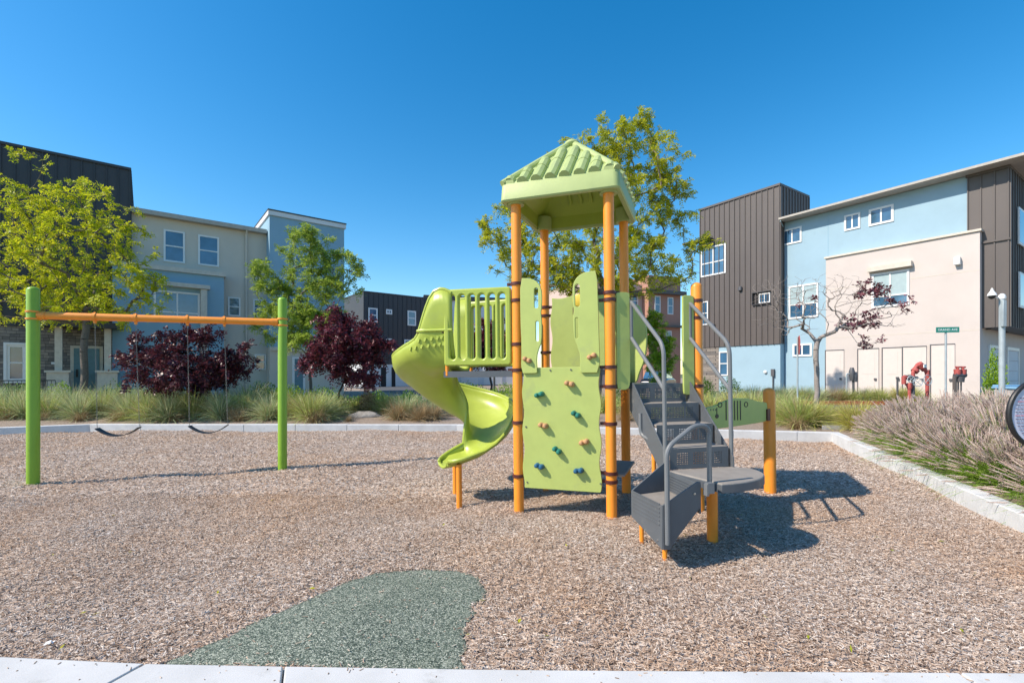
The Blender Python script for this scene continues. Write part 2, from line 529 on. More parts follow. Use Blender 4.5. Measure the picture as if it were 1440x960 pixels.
# ------------------------------------------------------------------- light
S = Vector((-.98, -.36, 1.0)).normalized()
EL = math.asin(S.z)
sun = bpy.data.lights.new('sun', 'SUN')
sun.energy = 3.9; sun.angle = R(.5); sun.color = (1.0, .94, .86)
so = bpy.data.objects.new('sun', sun)
so.rotation_euler = S.to_track_quat('Z', 'Y').to_euler()
so.location = (-10, -5, 14)
COL.objects.link(so)
w = bpy.data.worlds.new('World'); scene.world = w; w.use_nodes = True
nt = w.node_tree
sky = nt.nodes.new('ShaderNodeTexSky'); sky.sky_type = 'NISHITA'
sky.sun_disc = False; sky.sun_elevation = EL; sky.sun_rotation = math.atan2(S.x, S.y) % (2 * PI)
sky.altitude = 0; sky.air_density = 1.0; sky.dust_density = .4; sky.ozone_density = 2.2
hs = nt.nodes.new('ShaderNodeHueSaturation'); hs.inputs['Saturation'].default_value = 1.45; hs.inputs['Hue'].default_value = .496; hs.inputs['Value'].default_value = 1.28; hs.inputs['Value'].default_value = 1.0
nt.links.new(sky.outputs[0], hs.inputs['Color'])
nt.links.new(hs.outputs[0], nt.nodes['Background'].inputs[0])
nt.nodes['Background'].inputs[1].default_value = .145
vs_ = scene.view_settings
vs_.view_transform = 'Standard'; vs_.look = 'None'; vs_.gamma = 1.0; vs_.exposure = .66
vs_.use_white_balance = True; vs_.white_balance_temperature = 7100; vs_.white_balance_tint = 11
try: vs_.use_curve_mapping = False
except Exception: pass
scene.cycles.max_bounces = 8; scene.cycles.transparent_max_bounces = 8

# ------------------------------------------------------------------ ground
KERB = [(-20.0, 10.1), (-12.2, 13.65), (-1.6, 13.6), (7.95, 11.75), (4.42, 2.62)]
PLAY = KERB + [(4.3, 2.42), (-20, 2.7)]

def in_poly(x, y, poly):
    x = np.asarray(x, float); y = np.asarray(y, float)
    ins = np.zeros(x.shape, bool)
    n = len(poly)
    for i in range(n):
        x1, y1 = poly[i]; x2, y2 = poly[(i + 1) % n]
        c = ((y1 > y) != (y2 > y)) & (x < (x2 - x1) * (y - y1) / (y2 - y1 + 1e-12) + x1)
        ins ^= c
    return ins

def gz(x, y):
    x = np.asarray(x, float); y = np.asarray(y, float)
    z = .022 * np.sin(x * 1.1 + .6 * np.sin(y * .9)) * np.cos(y * .83 + 1.1) + .012 * np.sin(2.7 * x + 1.3 * y + 1.0) + .007 * np.sin(5.1 * x - 3.9 * y)
    z = z + .045 * np.exp(-((x - 1.1) ** 2 + (y - 5.3) ** 2) / .5)
    for hx, hy, hd_, hr in ((-6.2, 7.5, .055, .35), (-4.95, 7.9, .055, .35), (-1.15, 5.75, .06, .30), (.55, 5.2, .035, .35)):
        z = z - hd_ * np.exp(-((x - hx) ** 2 + (y - hy) ** 2) / hr) + hd_ * .5 * np.exp(-((x - hx - .2) ** 2 + (y - hy + .75) ** 2) / (hr * 1.4))
    z = z - .05 * np.exp(-((x - 6.9) ** 2 + (y - 11) ** 2) / 5.0)
    return z

def offset_poly(pl, d):
    out = []
    for i, p in enumerate(pl):
        p = Vector(p)
        ns = []
        if i > 0: e = (p - Vector(pl[i - 1])).normalized(); ns.append(Vector((-e.y, e.x)))
        if i < len(pl) - 1: e = (Vector(pl[i + 1]) - p).normalized(); ns.append(Vector((-e.y, e.x)))
        n = sum(ns, Vector((0, 0))).normalized()
        k = 1 / max(.4, n.dot(ns[0]))
        out.append(tuple(p + n * d * k))
    return out

def resample(pl, n):
    pl = [Vector(p) for p in pl]
    Ls = [0]
    for a, b in zip(pl, pl[1:]): Ls.append(Ls[-1] + (b - a).length)
    out = []
    for k in range(n):
        s = Ls[-1] * k / (n - 1)
        for i in range(len(pl) - 1):
            if s <= Ls[i + 1] + 1e-9:
                out.append(pl[i].lerp(pl[i + 1], (s - Ls[i]) / (Ls[i + 1] - Ls[i]))); break
    return out

base = MB()
base.add([(-700, -200, -.16), (700, -200, -.16), (700, 1200, -.16), (-700, 1200, -.16)], [(0, 1, 2, 3)])
tag(base.build('ground', M['lawn']), kind='structure')

# wood chip sheet
gx = np.arange(-20, 8.6, .11); gy = np.arange(2.2, 14.2, .11)
XX, YY = np.meshgrid(gx, gy)
ZZ = gz(XX, YY)
V = np.stack([XX.ravel(), YY.ravel(), ZZ.ravel()], 1)
nxg, nyg = len(gx), len(gy)
ii, jj = np.meshgrid(np.arange(nxg - 1), np.arange(nyg - 1))
a = (jj * nxg + ii).ravel()
Fq = np.stack([a, a + 1, a + 1 + nxg, a + nxg], 1)
ok = in_poly(V[a, 0] + .055, V[a, 1] + .055, offset_poly(KERB, .1) + [(4.3, 2.3), (-20, 2.3)])
tag(link('wood_chip_ground', np_mesh('wood_chip_ground', V, Fq[ok], True), M['chipground']), kind='structure')

# rubber patch, exposed where the chips are worn away
RUB_PX = [(205, 945), (265, 922), (345, 886), (430, 849), (500, 816), (545, 804), (600, 801), (640, 803), (672, 812), (684, 828), (678, 842), (664, 850), (668, 862), (652, 880), (655, 905), (648, 930), (648, 948)]
RUB = []
for px, py in RUB_PX:
    Y = CAMH * F_PX / (py - HY); RUB.append(((px - CX) / F_PX * Y, Y))
rb = []
cxr = sum(p[0] for p in RUB) / len(RUB); cyr = sum(p[1] for p in RUB) / len(RUB)
for i in range(len(RUB)):
    p, q = Vector(RUB[i]), Vector(RUB[(i + 1) % len(RUB)])
    for k in range(6):
        t = p.lerp(q, k / 6); rb.append((t.x + rnd.uniform(-.02, .02), t.y + rnd.uniform(-.02, .02)))
# fan grid to follow the ground
vv, ff = [], []
RN = 14
for j in range(RN + 1):
    t = j / RN
    for x, y in rb:
        X = cxr + (x - cxr) * t; Y = cyr + (y - cyr) * t
        vv.append((X, Y, float(gz(X, Y)) + .012 - (.006 if j == RN else 0)))
n = len(rb)
for j in range(RN):
    for k in range(n):
        k2 = (k + 1) % n
        ff.append((j * n + k, j * n + k2, (j + 1) * n + k2, (j + 1) * n + k))
mb = MB(); mb.add(vv, ff)
tag(mb.build('rubber_mat', M['rubbersurf']), kind='structure')

def front_edge(x):
    Y0 = 1.60 * F_PX / (np.interp(x, [-2.9, -2.0, -1.25, 0, 2.74], [922, 932, 935.5, 940.5, 945]) - HY)
    return float(Y0)

def make_chips():
    pts = []
    def sample(n, y0, y1, p):
        u = rng.random(n)
        y = (y0 ** p + u * (y1 ** p - y0 ** p)) ** (1 / p)
        x = (rng.random(n) * 2 - 1) * (1.14 * y + .5)
        return x, y
    out = []
    for n, y0, y1, L0, L1, W0, W1 in ((270000, 2.45, 6.4, .012, .040, .003, .0075), (190000, 6.2, 14.0, .022, .056, .006, .0125)):
        x, y = sample(n, y0, y1, 2)
        ok = in_poly(x, y, offset_poly(KERB, -.03) + [(4.4, 2.56), (-2.0, 2.6), (-20, 2.8)])
        jx = x + rng.normal(0, .018, n); jy = y + rng.normal(0, .018, n)
        ok &= ~in_poly(jx, jy, RUB) | (rng.random(n) < .012)
        x, y = x[ok], y[ok]; m = len(x)
        L = L0 + (L1 - L0) * rng.random(m) ** 1.6; W = W0 + (W1 - W0) * rng.random(m)
        yaw = rng.random(m) * 2 * PI
        tl = rng.normal(0, .22, m); rl = rng.normal(0, .3, m)
        d = np.stack([np.cos(yaw) * np.cos(tl), np.sin(yaw) * np.cos(tl), np.sin(tl)], 1)
        s = np.stack([-np.sin(yaw) * np.cos(rl), np.cos(yaw) * np.cos(rl), np.sin(rl)], 1)
        nn = np.cross(d, s)
        z = gz(x, y) + .008 + np.abs(np.sin(tl)) * L * .4 + rng.random(m) * .012
        c = np.stack([x, y, z], 1)
        t = W * (.25 + .35 * rng.random(m))
        tp = .55 + .45 * rng.random(m)
        A = c - d * (L / 2)[:, None] - s * (W / 2 * tp)[:, None]
        B = c + d * (L / 2)[:, None] - s * (W / 2)[:, None]
        C_ = c - d * (L * .46)[:, None] + nn * t[:, None]
        D = c + d * (L * .45)[:, None] + nn * t[:, None]
        E = c - d * (L / 2)[:, None] + s * (W / 2)[:, None]
        G = c + d * (L / 2)[:, None] + s * (W / 2 * tp)[:, None]
        V = np.stack([A, B, D, C_, G, E], 1).reshape(-1, 3)
        k = np.arange(m)[:, None] * 6
        Fq = np.concatenate([k + np.array([[0, 1, 2, 3]]), k + np.array([[3, 2, 4, 5]])], 0)
        out.append((V, Fq))
    V = np.concatenate([out[0][0], out[1][0]]); Fq = np.concatenate([out[0][1], out[1][1] + len(out[0][0])])
    m = 70
    x = rng.random(m) * 6.4 - 3.2
    y = np.array([front_edge(a) for a in x]) - .012 - rng.exponential(.035, m)
    L = .008 + .022 * rng.random(m) ** 2; W = .003 + .004 * rng.random(m); yaw = rng.random(m) * 2 * PI
    d = np.stack([np.cos(yaw), np.sin(yaw), np.zeros(m)], 1); s_ = np.stack([-np.sin(yaw), np.cos(yaw), np.zeros(m)], 1)
    c = np.stack([x, y, np.full(m, .0615)], 1); up = np.array([[0, 0, .0035]])
    P = [c - d * (L / 2)[:, None] - s_ * (W / 2)[:, None], c + d * (L / 2)[:, None] - s_ * (W / 2)[:, None], c + d * (L * .45)[:, None] + up, c - d * (L * .46)[:, None] + up,
         c + d * (L / 2)[:, None] + s_ * (W / 2)[:, None], c - d * (L / 2)[:, None] + s_ * (W / 2)[:, None]]
    V3 = np.stack([P[0], P[1], P[2], P[3], P[4], P[5]], 1).reshape(-1, 3)
    k = np.arange(m)[:, None] * 6 + len(V)
    V = np.concatenate([V, V3]); Fq = np.concatenate([Fq, k + np.array([[0, 1, 2, 3]]), k + np.array([[3, 2, 4, 5]])])
    return np_mesh('wood_chips', V, Fq)
tag(link('wood_chips', make_chips(), M['chip']), 'loose tan and brown wood chips covering the play area floor', 'wood chips', kind='stuff')

# front walk with joints
mb = MB()
js = [-9, -7.4, -5.2, -3.7, -2.03, -1.25, 2.40, 4.6, 6.2, 8.5]
skew = {-2.03: -.09, -1.25: .11, 2.40: -.02}
for a, b in zip(js, js[1:]):
    N = 10
    top = []
    for k in range(N + 1):
        x = a + .006 + (b - a - .012) * k / N
        top.append((x, front_edge(x)))
    sa, sb = skew.get(a, 0), skew.get(b, 0)
    poly = [(a + .006 + sa * 6, 1.0), (b - .006 + sb * 6, 1.0)] + top[::-1]
    mb.prism(poly, -.15, .06)
o = mb.build('concrete_walk', M['walk'], bevel=.008); tag(o, kind='structure')
mb = MB(); mb.prism([(-9, .2), (8.5, .2), (8.5, 2.45), (-9, 2.45)], -.15, .045)
tag(mb.build('walk_joint_bed', M['earth']), kind='structure')

# kerbs round the play area, one run with joints
def kerb_run(pts, w, z0, z1, seg, gap=.008, first=0.0):
    mb = MB()
    off = offset_poly(pts, w)
    for i in range(len(pts) - 1):
        a, b = Vector(pts[i]), Vector(pts[i + 1]); A, B = Vector(off[i]), Vector(off[i + 1])
        L = (b - a).length
        s = 0.0
        cuts = [0.0]
        s = first if first else seg
        while s < L - .3: cuts.append(s); s += seg
        cuts.append(L)
        for c0, c1 in zip(cuts, cuts[1:]):
            g0 = 0 if c0 == 0 else gap / L / 2; g1 = 0 if c1 == L else gap / L / 2
            t0, t1 = c0 / L + g0, c1 / L - g1
            p = [a.lerp(b, t0), a.lerp(b, t1), A.lerp(B, t1), A.lerp(B, t0)]
            dz = rnd.uniform(-.004, .004)
            mb.hexa([(q.x, q.y, z0) for q in p] + [(q.x, q.y, z1 + dz) for q in p])
    return mb
o = kerb_run(KERB, .2, -.3, .19, 1.49).build('kerb', M['kerb'], bevel=.012, smooth=False); tag(o, kind='structure')

# planting bed beyond the kerb
K2 = resample(offset_poly(KERB, .18), 260)
C0 = Vector((0, 6.0))
rows = [1.0, 1.01, 1.03, 1.06, 1.1, 1.15, 1.2, 1.27, 1.35, 1.45, 1.6, 1.8, 2.2, 3.0, 5, 9, 20]
def bed_h(d): return .14 + .16 * min(1, max(0, d / 3.5)) ** 1.0
vv, ff = [], []
for r_ in rows:
    for p in K2:
        q = C0 + (p - C0) * r_
        d = (q - p).length
        vv.append((q.x, q.y, bed_h(d) + (.018 * math.sin(q.x * 2.3) * math.cos(q.y * 2.9) if d < 6 else 0)))
n = len(K2)
for j in range(len(rows) - 1):
    for k in range(n - 1):
        ff.append((j * n + k, (j + 1) * n + k, (j + 1) * n + k + 1, j * n + k + 1))
mb = MB(); mb.add(vv, [f[::-1] for f in ff])
tag(mb.build('planting_bed', M['soil']), kind='structure')

ROAD = .30
mb = MB(); mb.prism([(9.2, 14.3), (60, 14.3), (60, 20.3), (12, 20.3), (4, 27), (-8, 52), (-24, 90), (-40, 90), (-16, 46), (-7, 31), (1, 20)], ROAD - .1, ROAD + .012)
tag(mb.build('road', M['asphalt'], smooth=False), kind='structure')
mb = MB(); mb.prism([(8.2, 12.5), (60, 11.0), (60, 12.6), (9.1, 14.0)], ROAD - .15, ROAD - .02)
tag(mb.build('pavement', M['walk'], smooth=False), kind='structure')
mb = MB()
for a, b in (((12.1, 20.5), (16.4, 20.5)), ((9.3, 20.5), (12.06, 20.5)),):
    mb.hexa([(a[0], a[1] - .15, ROAD - .1), (b[0], b[1] - .15, ROAD - .1), (b[0], b[1] + .05, ROAD - .1), (a[0], a[1] + .05, ROAD - .1),
             (a[0], a[1] - .13, ROAD + .16), (b[0], b[1] - .13, ROAD + .16), (b[0], b[1] + .05, ROAD + .16), (a[0], a[1] + .05, ROAD + .16)])
tag(mb.build('red_kerb', M['redkerb'], smooth=False), kind='structure')

# ----------------------------------------------------------- play structure
YAW = R(18)
UA = Vector((math.cos(YAW), -math.sin(YAW), 0))          # along the front, left to right
UB = Vector((math.sin(R(22)), math.cos(R(22)), 0))           # front to back
FL = Vector((.085, 5.70, 0)); SP = 1.10
FR = FL + UA * SP; BR = FR + UB * SP; BL = FL + UB * SP
A2 = R(12)
UC = Vector((math.cos(A2), math.sin(A2), 0))             # along the head of the stairs
HD = Vector((math.sin(A2), -math.cos(A2), 0))            # down the stairs
R2 = FR + UC * SP
def tw(a, b, z): return FL + UA * a + UB * b + Vector((0, 0, z))
def zc(v, z): return Vector((v.x, v.y, z))
CT = (FL + BR) / 2
T = thing('playground_tower', 'orange and green playground tower with a spiral slide, climbing wall, steps and pitched roof', 'playground tower', (CT.x, CT.y, 0))
PR = .06

def post(p, z1, dome=False, r=PR, z0=-.3, mat_='orange', parent=T, name='post'):
    mb = MB()
    if dome:
        prof = [(r, z0), (r, z1 - r * .8)] + [(r * math.cos(t), z1 - r * .8 + r * .8 * math.sin(t)) for t in (R(25), R(50), R(72), R(88))]
    else: prof = [(r, z0), (r, z1)]
    mb.lathe(prof, (p.x, p.y, 0), 24)
    return mb.build(name, M[mat_], parent)

def clamp(parent, p, z, dirs=()):
    mb = MB()
    mb.lathe([(PR + .002, z - .02), (PR + .013, z - .018), (PR + .013, z + .018), (PR + .002, z + .02)], (p.x, p.y, 0), 20)
    for d in dirs:
        d = Vector(d).normalized()
        a = Vector((p.x, p.y, z)) + d * (PR + .004); b = a + d * .055
        mb.bar(a, b, .03, .036)
        mb.lathe([(.011, -.022), (.011, .022)], (b.x - d.x * .02, b.y - d.y * .02, z), 8, ax=d.cross(Vector((0, 0, 1))))
    return mb.build('clamp', M['maroon'], parent)

pFL = post(FL, 3.80); pFR = post(FR, 3.80); pBL = post(BL, 3.80); pBR = post(BR, 3.80)
pR2 = post(R2, 2.72, True, .066)
for z, ds in ((2.745, (-UA, UA)), (2.545, (UA,)), (2.02, (-UA,)), (1.71, (-UA, UA)), (1.08, (UA,)), (.44, (UA,))):
    clamp(pFL, FL, z, ds)
for z, ds in ((2.57, (-UA, UC)), (2.49, (-UA,)), (1.73, (-UA, UC)), (1.51, (-UA, UC)), (1.09, (-UA,)), (.53, (-UA, UB)), (.435, (-UA,))):
    clamp(pFR, FR, z, ds)
for z in (2.6, 2.48, 1.96): clamp(pBL, BL, z, (UA,))
for z in (2.5, 1.75): clamp(pBR, BR, z, (-UA,))
for z in (2.50, 2.30, 1.50): clamp(pR2, R2, z, (-UC,))

# roof: rounded fascia, ribbed pyramid, hollow underneath
def roof():
    W = .70; ZB, ZE, ZA = 3.70, 3.92, 4.60
    mb = MB()
    def P(a, b, z): return CT + UA * a + UB * b + Vector((0, 0, z))
    def ring(wd, z, rr=.07, n=5):
        out = []
        for x, y in rrect(-wd, -wd, wd, wd, rr, n): out.append(P(x, y, z))
        return out
    rings = [ring(W - .075, ZB + .03, .03), ring(W - .06, ZB, .04), ring(W - .012, ZB + .002), ring(W, ZB + .02), ring(W - .012, ZE - .02), ring(W - .03, ZE + .01, .06)]
    n = len(rings[0])
    vs = [p for r_ in rings for p in r_]; fs = []
    for j in range(len(rings) - 1):
        for k in range(n):
            k2 = (k + 1) % n
            fs.append((j * n + k, j * n + k2, (j + 1) * n + k2, (j + 1) * n + k))
    mb.add(vs, fs)
    # outer pyramid
    w2 = W - .03
    c = [P(-w2, -w2, ZE), P(w2, -w2, ZE), P(w2, w2, ZE), P(-w2, w2, ZE), P(0, 0, ZA)]
    mb.add(c, [(0, 1, 4), (1, 2, 4), (2, 3, 4), (3, 0, 4)])
    # inner hollow: soffit ledge then inner pyramid
    wi = W - .075
    inner = ring(wi, ZB + .03, .03)
    ap = P(0, 0, ZA - .16)
    mid = ring(wi - .02, ZE - .04, .03)
    vs = inner + mid + [ap]; fs = []
    for k in range(n):
        k2 = (k + 1) % n
        fs.append((k2, k, n + k, n + k2)); fs.append((n + k2, n + k, 2 * n))
    mc = MB(); mc.add(vs, fs)
    # ribs on every face
    rise = ZA - ZE
    for f in range(4):
        ca, sa = [(1, 0), (0, 1), (-1, 0), (0, -1)][f]
        def Q(s, d, z):                      # s along eave, d inward from the eave plane
            x, y = s, -w2 + d
            return P(x * ca - y * sa, x * sa + y * ca, z)
        nr = 8
        for k in range(nr):
            s = -w2 + (k + .5) * 2 * w2 / nr
            lim = w2 - abs(s) + .0
            pts, rs = [], []
            m = 7
            for i in range(m + 1):
                d = -.012 + (lim + .012) * i / m
                z = ZE + max(0, d) / w2 * rise - .014
                pts.append(Q(s, d, z)); rs.append(.068 * (1 if i < m else .5))
            mb.tube(pts, rs, 10)
            if lim > .25:                    # raised joint collar half way
                d = lim * .52
                mb.tube([Q(s, d - .012, ZE + (d - .012) / w2 * rise - .012), Q(s, d + .012, ZE + (d + .012) / w2 * rise - .012)], .072, 10)
        mb.tube([Q(-w2, 0, ZE + .0), Q(-w2 * .5, w2 * .5, ZE + rise * .5 + .005), Q(0, w2, ZA)], .042, 10)
    mb.ball(P(0, 0, ZA - .02), .10, 16, 8, (1, 1, .55))
    # corner sockets round the posts
    for p in (FL, FR, BR, BL):
        mb.lathe([(.100, ZB - .012), (.104, ZB + .02), (.104, ZE - .05)], (p.x, p.y, 0), 20)
    o = mb.build('roof', M['roofgreen'], T)
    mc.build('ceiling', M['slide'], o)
    return o
ro = roof()
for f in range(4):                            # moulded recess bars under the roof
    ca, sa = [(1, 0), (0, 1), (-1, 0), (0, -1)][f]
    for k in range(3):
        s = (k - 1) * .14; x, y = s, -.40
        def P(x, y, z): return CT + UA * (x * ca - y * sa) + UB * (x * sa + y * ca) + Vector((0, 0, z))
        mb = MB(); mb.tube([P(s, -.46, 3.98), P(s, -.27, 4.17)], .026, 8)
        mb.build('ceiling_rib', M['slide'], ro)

# perforated sheet helper: quad (4 corners) with square holes
def perf(mb, o, ux, uy, nx, ny, hole=.5, thick=.004, skip=None):
    """o corner, ux/uy full edge vectors; nx x ny cells, centre holes"""
    o = Vector(o); ux = Vector(ux); uy = Vector(uy)
    nn = ux.cross(uy).normalized() * thick
    g = (1 - hole) / 2
    for j in range(ny):
        for i in range(nx):
            def Pt(a, b): return o + ux * ((i + a) / nx) + uy * ((j + b) / ny)
            out = [Pt(0, 0), Pt(1, 0), Pt(1, 1), Pt(0, 1)]
            if skip and skip(i, j):
                mb.add(out, [(0, 1, 2, 3)]); continue
            inn = [Pt(g, g), Pt(1 - g, g), Pt(1 - g, 1 - g), Pt(g, 1 - g)]
            low = [p - nn for p in inn]
            fs = []
            for k in range(4):
                k2 = (k + 1) % 4
                fs.append((k, k2, 4 + k2, 4 + k)); fs.append((4 + k, 4 + k2, 8 + k2, 8 + k))
            mb.add(out + inn + low, fs)

DZ = 1.70
mb = MB()
perf(mb, tw(.02, .02, DZ), UA * 1.06, UB * 1.06, 26, 26, .34)
for a0, b0, a1, b1 in ((.0, .0, 1.1, .0), (1.1, 0, 1.1, 1.1), (1.1, 1.1, 0, 1.1), (0, 1.1, 0, 0)):
    mb.bar(tw(a0, b0, DZ - .03), tw(a1, b1, DZ - .03), .03, .055)
for b in (.37, .73): mb.bar(tw(.02, b, DZ - .035), tw(1.08, b, DZ - .035), .03, .05)
mb.build('deck', M['grey'], T)

# left bay towards the slide
UD = Vector((-math.cos(R(11.5)), math.sin(R(11.5)), 0))  # along the left barrier, away from the tower
UE = Vector((math.sin(R(11.5)), math.cos(R(11.5)), 0))
DL = .92
LF = FL + UD * DL; LB = LF + UE * 1.05
mb = MB()
q0 = FL + UD * .03 + Vector((0, 0, DZ)); 
perf(mb, q0, UD * (DL - .03), UE * 1.04, 22, 26, .34)
mb.bar(FL + UD * .06 + Vector((0, 0, DZ - .035)), LF + Vector((0, 0, DZ - .035)), .035, .075)
mb.bar(BL + Vector((0, 0, DZ - .035)), LB + Vector((0, 0, DZ - .035)), .035, .075)
mb.bar(LF + Vector((0, 0, DZ - .035)), LB + Vector((0, 0, DZ - .035)), .035, .075)
mb.build('slide_deck', M['grey'], T)
for p, in ((LF,), (LB,)):
    post(p + UD * -.03, 2.68, False, .022, DZ - .05, name='upright')

def barrier(o, u, w, parent):
    h = .95
    outer = rrect(0, 0, w, h, .045)
    ns = 6
    holes = []
    m = .075; pitch = (w - m * 1.3) / ns
    for k in range(ns):
        x0 = m * .65 + k * pitch + pitch * .2
        holes.append(rrect(x0, .085, x0 + pitch * .60, h - .075, .06, 7))
    return plate('barrier', outer, holes, .075, M['slide'], parent, frame_mtx(o, u), .022)
barrier(LF + Vector((0, 0, 1.765)), -UD, DL - .065, T)
barrier(LB + Vector((0, 0, 1.765)), UA * .9 + UB * -.1, DL - .09, T)

# spiral slide
SA = Vector((-.72, 6.72, 0))
def slide():
    al0 = R(-90 - 13)
    def interp(x, xs, ys): return float(np.interp(x, xs, ys))
    # profile of the whole run by turn angle (degrees)
    END = 318.0
    PH = [-20, 0, 30, 60, 90, 135, 180, 225, 270, 300, 318, 344]
    ZF = [1.72, 1.71, 1.63, 1.47, 1.31, 1.10, .95, .82, .70, .61, .54, .46]
    HO_X = [-20, -12, -4, 2, 6, 9, 12, 15, 17.5, 21, 28, 42, 60, 90, 135, 180, 225, 258, 275, 290, 305, 318, 344]
    HO = [.95, 1.0, 1.015, .99, .92, .83, .72, .60, .51, .46, .43, .43, .46, .50, .50, .48, .46, .43, .36, .25, .17, .14, .11]
    HI_X = [-20, 0, 10, 25, 40, 90, 180, 270, 300, 318, 344]
    HI = [1.0, 1.0, .93, .62, .5, .45, .45, .42, .34, .16, .05]
    RO_X = [-20, 0, 30, 60, 90, 180, 270, 320, 368]
    RT = [.86, .86, .88, .92, .93, .86, .78, .78, .78]
    def bank_(ph): return .10 * min(1, max(0, ph / 60)) * min(1, max(0, (340 - ph) / 60))
    def outer_r(ph, z, zf, ho, bank):
        rt = interp(ph, RO_X, RT); rb_ = min(.72, rt - .09)
        t = min(1, max(0, (z - zf - .085 - bank) / max(.02, ho - .085 - bank)))
        return rb_ + (rt - rb_) * (1 - (1 - t) ** 3.2)
    phs = list(np.arange(-20, 0, 5)) + list(np.arange(0, 30, 1)) + list(np.arange(30, 40, 2)) + list(np.arange(40, END, 5)) + [END + k for k in (0, 5, 10, 15, 19, 22, 24, 25.2, 26)]
    rows, rim_o, rim_i = [], [], []
    for ph in phs:
        zf = interp(ph, PH, ZF); ho = interp(ph, HO_X, HO); hi = interp(ph, HI_X, HI); rt = interp(ph, RO_X, RT); rb_ = min(.72, rt - .09)
        a = al0 - R(min(max(ph, 0), END)); d = Vector((math.cos(a), math.sin(a), 0))
        sh = Vector((0, 0, 0))
        hd = Vector((math.sin(a), -math.cos(a), 0))
        k_in = 1.0
        if ph < 0: sh = hd * (ph / 20 * .2)
        if ph > END:
            e = (ph - END) / 26.0
            sh = hd * (e * .42)
            k_in = math.sqrt(max(0.0, 1 - (max(0, e - .35) / .65) ** 2.2)) * .5 + .5 if e > .35 else 1.0
        bank = bank_(ph)
        sec = []
        def S_(r_, z): sec.append(SA + sh + d * (.44 + (r_ - .44) * k_in) + Vector((0, 0, zf + z)))
        ri = .095
        for t in (1.0, .75, .5, .3): S_(ri + .03 * (1 - t), max(hi * t, .02 + .02 * t))
        for r_, z in ((.15, .05 if hi > .08 else .012), (.20, .012), (.28, 0), (.38, 0), (.48, .008 + bank * .2), (.57, .022 + bank * .5), (rb_ - .03, .05 + bank)):
            S_(r_, min(z, max(ho, .02)))
        for t in (.0, .12, .28, .45, .62, .8, 1.0):
            rr = rb_ + (rt - rb_) * (1 - (1 - t) ** 3.2)
            zz = .085 + bank + (max(ho - .085 - bank, .0)) * t
            S_(rr, min(zz, max(ho, .02)))
        rows.append(sec); rim_i.append(sec[0]); rim_o.append(sec[-1])
    mb = MB()
    nn = len(rows[0])
    vs = [p for r_ in rows for p in r_]; fs = []
    for j in range(len(rows) - 1):
        for k in range(nn - 1):
            fs.append((j * nn + k, j * nn + k + 1, (j + 1) * nn + k + 1, (j + 1) * nn + k))
    mb.add(vs, fs)
    # moulded seam and grip marks belong to the shell itself
    def on_wall(ph, z, dr):
        zf = interp(ph, PH, ZF); ho = interp(ph, HO_X, HO)
        a = al0 - R(max(ph, 0)); d = Vector((math.cos(a), math.sin(a), 0)); hd = Vector((math.sin(a), -math.cos(a), 0))
        p = SA + d * (outer_r(ph, z, zf, ho, bank_(ph)) + dr) + (hd * (ph / 20 * .2) if ph < 0 else Vector((0, 0, 0)))
        return Vector((p.x, p.y, z)), d, hd
    mb.tube([on_wall(ph, 2.215, .0165)[0] for ph in np.arange(-19, 17.1, 2)], .0035, 6)
    for row, z0, n0, n1 in ((0, 2.13, -6, 20), (1, 2.05, -8, 26)):
        for ph in np.arange(n0, n1, 5.5):
            zz = z0 - .0016 * max(0, ph + 6)
            p, d, hd = on_wall(ph, zz, .0165)
            mb.bar(p - hd * .005 + Vector((0, 0, .013)), p + hd * .005 - Vector((0, 0, .013)), .007, .005, d)
    me = mb.mesh('slide', True, 60)
    o = link('slide', me, M['slide'], T)
    sm = o.modifiers.new('solid', 'SOLIDIFY'); sm.thickness = .036; sm.offset = 0
    mb = MB()
    mb.tube(rim_o, .024, 8); mb.tube(rim_i, .022, 8)
    mb.tube(rows[-1], .022, 8)
    mb.build('rim', M['slide'], o)
    for ph, z in ((-8, 2.19), (17, 2.19)):
        p, d, hd = on_wall(ph, z, .012)
        mb = MB(); mb.lathe([(.014, -.006), (.014, .008), (.008, .012)], p, 10, ax=d)
        mb.build('bolt', M['maroon'], o)
    for px, py in ((646, 710), (640.5, 693)):
        Y = CAMH * F_PX / (py - HY); x = (px - CX) / F_PX * Y
        post(Vector((x, Y, 0)), .53, False, .036, parent=o, name='leg')
    return o
slide()

# climbing wall and upper flanks
PF = frame_mtx(tw(0, -.035, 0), UA)
cw = plate('climbing_wall', wavy(.088, .31, .99, 1.735, .013, 'LR', 3.2), [], .03, M['panel'], T, PF, .005)
def slot(x0, y0, x1, y1): return rrect(x0, y0, x1, y1, .03, 6)
left_out = smooth_poly([(.07, 1.668), (.16, 1.668), (.265, 1.668), (.268, 1.70), (.262, 1.86), (.29, 1.96), (.325, 2.03), (.332, 2.25), (.318, 2.37), (.332, 2.46), (.335, 2.62), (.31, 2.70), (.25, 2.765), (.16, 2.79), (.07, 2.795), (.068, 2.3), (.08, 2.0)], 1)
lw = plate('entry_panel', left_out, [rrect(.240, 2.43, .288, 2.67, .024, 6), rrect(.255, 2.04, .292, 2.28, .018, 6)], .03, M['panel'], T, PF @ Matrix.Translation((0, 0, .031)), .005)
right_out = smooth_poly([(1.0, 1.668), (.86, 1.668), (.775, 1.668), (.772, 1.72), (.778, 1.86), (.74, 1.98), (.705, 2.08), (.698, 2.30), (.708, 2.40), (.695, 2.50), (.695, 2.64), (.72, 2.73), (.80, 2.80), (.90, 2.815), (.975, 2.82), (.985, 2.4), (.99, 2.1)], 1)
